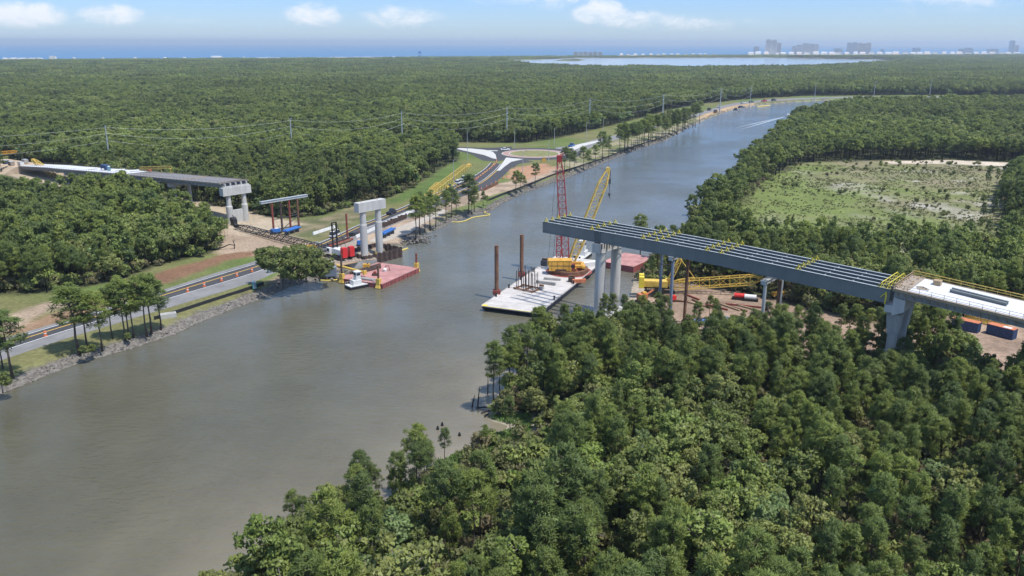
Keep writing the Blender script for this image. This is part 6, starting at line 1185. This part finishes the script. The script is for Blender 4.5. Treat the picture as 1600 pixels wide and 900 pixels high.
# snags and stumps in the shallows
for k, (x, y, yt) in enumerate([(737, 636, 617), (746, 637, 604), (762, 616, 590)]):
    b = at(x, y, 0); h = atY(x, yt, b.y).z; t = thing('dead_snag', ['short leaning dead snag standing in the shallows, leftmost', 'tallest leaning dead snag standing in the shallows', 'dead snag in the shallows closest to the shore pines'][k], 'dead tree', b, 0, 'dead snags in the shallows'); d_ = [.7, .5, .1][k]
    MB().path([(0, 0, -.6), (d_ * .5, 0, h * .5), (d_, .1, h)], [.2, .15, .06], 6).build('trunk', M['black'], t); MB().path([(d_ * .4, 0, h * .4), (d_ * .4 + .5, .2, h * .52)], [.07, .03], 5).build('branch', M['black'], t)
for k, (a, b) in enumerate([((744, 637), (770, 637)), ((752, 646), (768, 640)), ((757, 652), (764, 646))]): 
    pa, pb = at(*a, .1), at(*b, .3); tag(MB().path([pa, pa.lerp(pb, .5) + Vector((0, 0, .15)), pb], [.16, .2, .14], 6).build('driftwood_log', M['black']), ['long dark drift log lying from the tall snag to the shore', 'middle dark drift log in the shallows', 'short dark drift log nearest the sandy spit'][k], 'log')
for k, (x, y) in enumerate([(691, 665), (718, 681), (684, 671)]): tag(MB().lathe([(.3, -.5), (.28, .3), (.15, .75)], at(x, y, 0), 8).build('stump', M['black']), ['small black stump in the shallows off the shore pines', 'black stump in the shallows nearest the grassy shore', 'tiny stump left of the other two in the shallows'][k], 'stump')
# reedy grass at the shore
r3 = np.random.default_rng(44); gp = []
for (x, y) in r3.uniform((700, 650), (830, 735), (9000, 2)):
    p = at(x, y, .3); gp.append((p.x, p.y))
gp = np.array(gp); dgp = dist_line(gp, RB); gp = gp[(~inside(gp, CANAL)) & (dgp > .4) & (dgp < 5.5)]
n = len(gp); c_ = np.column_stack([gp, np.clip(dist_line(gp, RB) * .12, .05, 1) + .25]); d_ = r3.normal(size=(n, 3)) * .3; d_[:, 2] = 1; d_ /= np.linalg.norm(d_, axis=1, keepdims=True)
V_ = quads(c_, d_, r3.normal(size=(n, 3)), np.full(n, .9), np.full(n, .28)); tag(link('shore_grass', fastmesh('shore_grass', V_, np.arange(len(V_)).reshape(-1, 4)), M['grass']), 'bright green grass strip along the sandy shore in front of the near woods', 'grass', kind='stuff')

# ------------------------------------------------------------------ gulf shore buildings
def block(label, px, ybase, w, h, ytop, mt, floors, cat='apartment tower', name='apartment_tower', steps=None, depth=22):
    b = at(px, ybase, 2); m_per = (b.y) / (FPX * .955); W = w * m_per; Hh = atY(px, ytop, b.y).z - 2; t = thing(name, label, cat, b, -math.atan2(b.x, b.y) * .6)
    steps = steps or [(0, 1, 1)]
    for k, (cx, ww, hh) in enumerate(steps):
        w_ = W * ww; H_ = Hh * hh; x = cx * W; dd = depth + (k % 2) * 3
        MB().box((x, 0, H_ / 2), (w_, dd, H_)).build('wall', M[mt], t); wl_ = COL.objects[-1]; m = MB(); nf = max(2, int(floors * hh)); fh = H_ / nf
        for i in range(nf): m.box((x, -dd / 2 - .35, fh * (i + .45)), (w_ * .86, .8, fh * .42))
        m.build('window', M['win'], wl_); m = MB()
        for i in range(nf + 1): m.box((x, -dd / 2 - .9, fh * i + .1), (w_ * .94, 1.7, .35))
        for j in range(max(2, int(w_ / 9)) + 1): m.box((x - w_ * .47 + w_ * .94 * j / max(2, int(w_ / 9)), -dd / 2 - .9, H_ / 2), (.7, 1.9, H_))
        m.build('balcony', M['white'], wl_); MB().box((x, 0, H_ + 1.2), (w_ * .5, dd * .5, 2.4)).build('roof', M['roofgrey'], t)
B_ = [('tallest twin grey condominium tower on the horizon right of the lagoon', 1204, 85, 16, 0, 62, 'facade', 26, [(-.27, .44, 1), (.2, .5, .97)]), ('narrow shorter tower attached behind the tallest twin tower', 1216, 84.6, 6, 0, 67, 'facadepink', 20, None), ('small cream block left of the tallest towers', 1181, 84.5, 7, 0, 73, 'cream', 10, None),
      ('wide stepped grey condominium with peaked skyline', 1257, 84.6, 36, 0, 68, 'facadeblue', 16, [(-.42, .18, .72), (-.22, .24, .86), (.02, .26, 1.0), (.26, .24, .95), (.43, .16, .9)]), ('low cream building between the grey condominium and twin pink towers', 1309, 84, 12, 0, 76, 'cream', 8, None),
      ('pale left one of the pair of similar towers', 1330, 84, 14, 0, 66.5, 'facade', 20, [(-.25, .5, .97), (.25, .5, 1)]), ('pink tan right one of the pair of similar towers', 1349, 84, 18, 0, 67, 'facadepink', 20, [(-.3, .4, .96), (.05, .35, .92), (.33, .34, 1)]), ('small dark block standing alone right of the tower pair', 1378, 83.5, 4, 0, 77, 'facadeblue', 7, None), ('solitary grey blue block midway to the right skyline', 1431, 83, 11, 0, 75, 'facadeblue', 9, None),
      ('wide low pale hotel toward the right end of the skyline', 1508, 83, 20, 0, 75, 'cream', 8, [(-.3, .35, .8), (.12, .5, 1), (.42, .15, .85)]), ('low pale block between the wide hotel and rightmost tower', 1550, 83, 16, 0, 76.5, 'facade', 7, None), ('rightmost tall pale tower with slanted top', 1579, 83, 7, 0, 63.5, 'facade', 24, None), ('brownish tower beside the rightmost tall one', 1587, 83, 5, 0, 71, 'facadepink', 14, None)]
for (lb, px, yb, w_, _, yt, mt_, fl, st) in B_: block(lb, px, yb, w_, 0, yt, mt_, fl, steps=st)
for k in range(6): block(['first', 'second', 'third', 'fourth', 'fifth', 'sixth'][k] + ' tan block from the left in the beachfront row across the lagoon', 899.5 + k * 7.6, 88, 6.2, 0, 81.3 + (k % 2) * .5, 'facadepink', 6, cat='beach block', name='beach_condominium', depth=16)
r3 = np.random.default_rng(9); hs = [(83, 92.6, 8, 87.3, 'big white beach house at the far left, largest of its cluster'), (338, 90.2, 15, 87.6, 'long white beach pavilion on the left coast')]
for k in range(17): hs.append((6 + k * 3.6 + r3.random() * 1.5, 93, 2.6, 90 + r3.random() * .8, 'tiny white beach house in the cluster at the far left coast'))
for k in range(14): hs.append((970 + k * 11 + r3.random() * 4, 86.3, 4.5, 83.6 + r3.random() * .8, 'tiny pale building on the strip between lagoon and gulf'))
for k in range(34): hs.append((1170 + k * 12.6 + r3.random() * 5, 85.2 - k * .03, 6 + r3.random() * 3, 80.6 + r3.random() * 1.2, 'tiny pale low building at the foot of the right skyline'))
for k in range(12): hs.append((110 + k * 44 + r3.random() * 20, 91.6 - k * .13, 3, 90.0 - k * .12, 'tiny pale house scattered along the left gulf shore'))
for k, (px, yb, w_, yt, lb) in enumerate(hs):
    b = at(px, yb, 1.5); W = w_ * b.y / (FPX * .955); Hh = max(5, atY(px, yt, b.y).z - 1.5); t = thing('beach_house', lb, 'house', b, 0, None if k < 2 else lb.replace('building', 'buildings').replace('house', 'houses').replace('tiny ', ''))
    MB().box((0, 0, Hh * .35 + .5), (W, 14, Hh * .7)).build('wall', M[['white', 'cream', 'white', 'facadepink'][k % 4] if k > 1 else 'white'], t); z0 = Hh * .7 + .502
    MB().add([(-W * .53, -8, z0), (W * .53, -8, z0), (W * .53, 8, z0), (-W * .53, 8, z0), (-W * .4, 0, z0 + Hh * .3), (W * .4, 0, z0 + Hh * .3)], [(0, 1, 5, 4), (2, 3, 4, 5), (1, 2, 5), (3, 0, 4), (3, 2, 1, 0)]).build('roof', M[['roofgrey', 'white', 'facadeblue', 'white'][k % 4]], t)
b = at(656, 88.6, 2); t = thing('water_tower', 'blue water tower standing by the gulf shore', 'water tower', b); Hh = atY(656, 79.8, b.y).z - 2; s = Hh / 40
m = MB(); [m.tube((9 * math.cos(a) * s, 9 * math.sin(a) * s, 0), (8 * math.cos(a) * s, 8 * math.sin(a) * s, 26 * s), .8 * s, n=6) for a in (0.5, 1.55, 2.6, 3.64, 4.7, 5.75)]; m.build('leg', M['blue'], t); MB().lathe([(6 * s, 24 * s), (11 * s, 27 * s), (12 * s, 33 * s), (10 * s, 38 * s), (2 * s, 40 * s)], n=20).build('tank', M['blue'], t)
# wake of the small boat at the far bend
b = at(1232, 181, 0); t = thing('motor_boat', 'small white motor boat with a wake near the far bend', 'boat', b, ang(at(1232, 181, 0) - at(1170, 195, 0))); t.scale = (1.5, 1.5, 1.5); MB().prism([(-3, -1), (1.5, -1), (3.2, 0), (1.5, 1), (-3, 1)], -.2, .8).build('hull', M['white'], t); MB().box((-.2, 0, 1.3), (1.6, 1.3, 1.0)).build('cabin', M['white'], t)
me = MB(); A_ = at(1228, 182, 0)
for k, (x1, y1) in enumerate([(1150, 199.5), (1158, 202)]):
    B__ = at(x1, y1, 0); d = (B__ - A_); nn = Vector((-d.y, d.x, 0)).normalized(); prev = None
    for i in range(13): p = A_ + d * (i / 12); w_ = .5 + 1.0 * math.sin(math.pi * i / 12) * (1 - i / 16); cur = ((p - nn * w_), (p + nn * w_)); 
    pts_ = [A_ + d * (i / 12) for i in range(13)]
    for i in range(12): 
        wa, wb_ = [.8 * math.sin(math.pi * min(1, (j + .6) / 13)) for j in (i, i + 1)]; p, q = pts_[i], pts_[i + 1]; me.add([(*(p - nn * wa).xy, .03), (*(q - nn * wb_).xy, .03), (*(q + nn * wb_).xy, .03), (*(p + nn * wa).xy, .03)], [(0, 1, 2, 3)])
tag(me.build('boat_wake', mat('foam', (.45, .50, .54), .6, var=.3, scale=.4)), 'pale foam wake trailing the small boat', 'wake', kind='stuff')
# ------------------------------------------------------------------ haze
hzb = MB().box2((-44000, -900, -4.2), (44000, 47000, 150)).build('haze', [])
hm = bpy.data.materials.new('haze'); hm.use_nodes = True; t = hm.node_tree; t.nodes.clear(); o_ = t.nodes.new('ShaderNodeOutputMaterial'); pv = t.nodes.new('ShaderNodeVolumePrincipled')
pv.inputs['Color'].default_value = (.80, .90, 1.0, 1); pv.inputs['Density'].default_value = 8e-5; pv.inputs['Anisotropy'].default_value = .2
t.links.new(pv.outputs[0], o_.inputs['Volume']); hzb.data.materials.append(hm); tag(hzb, kind='stuff')
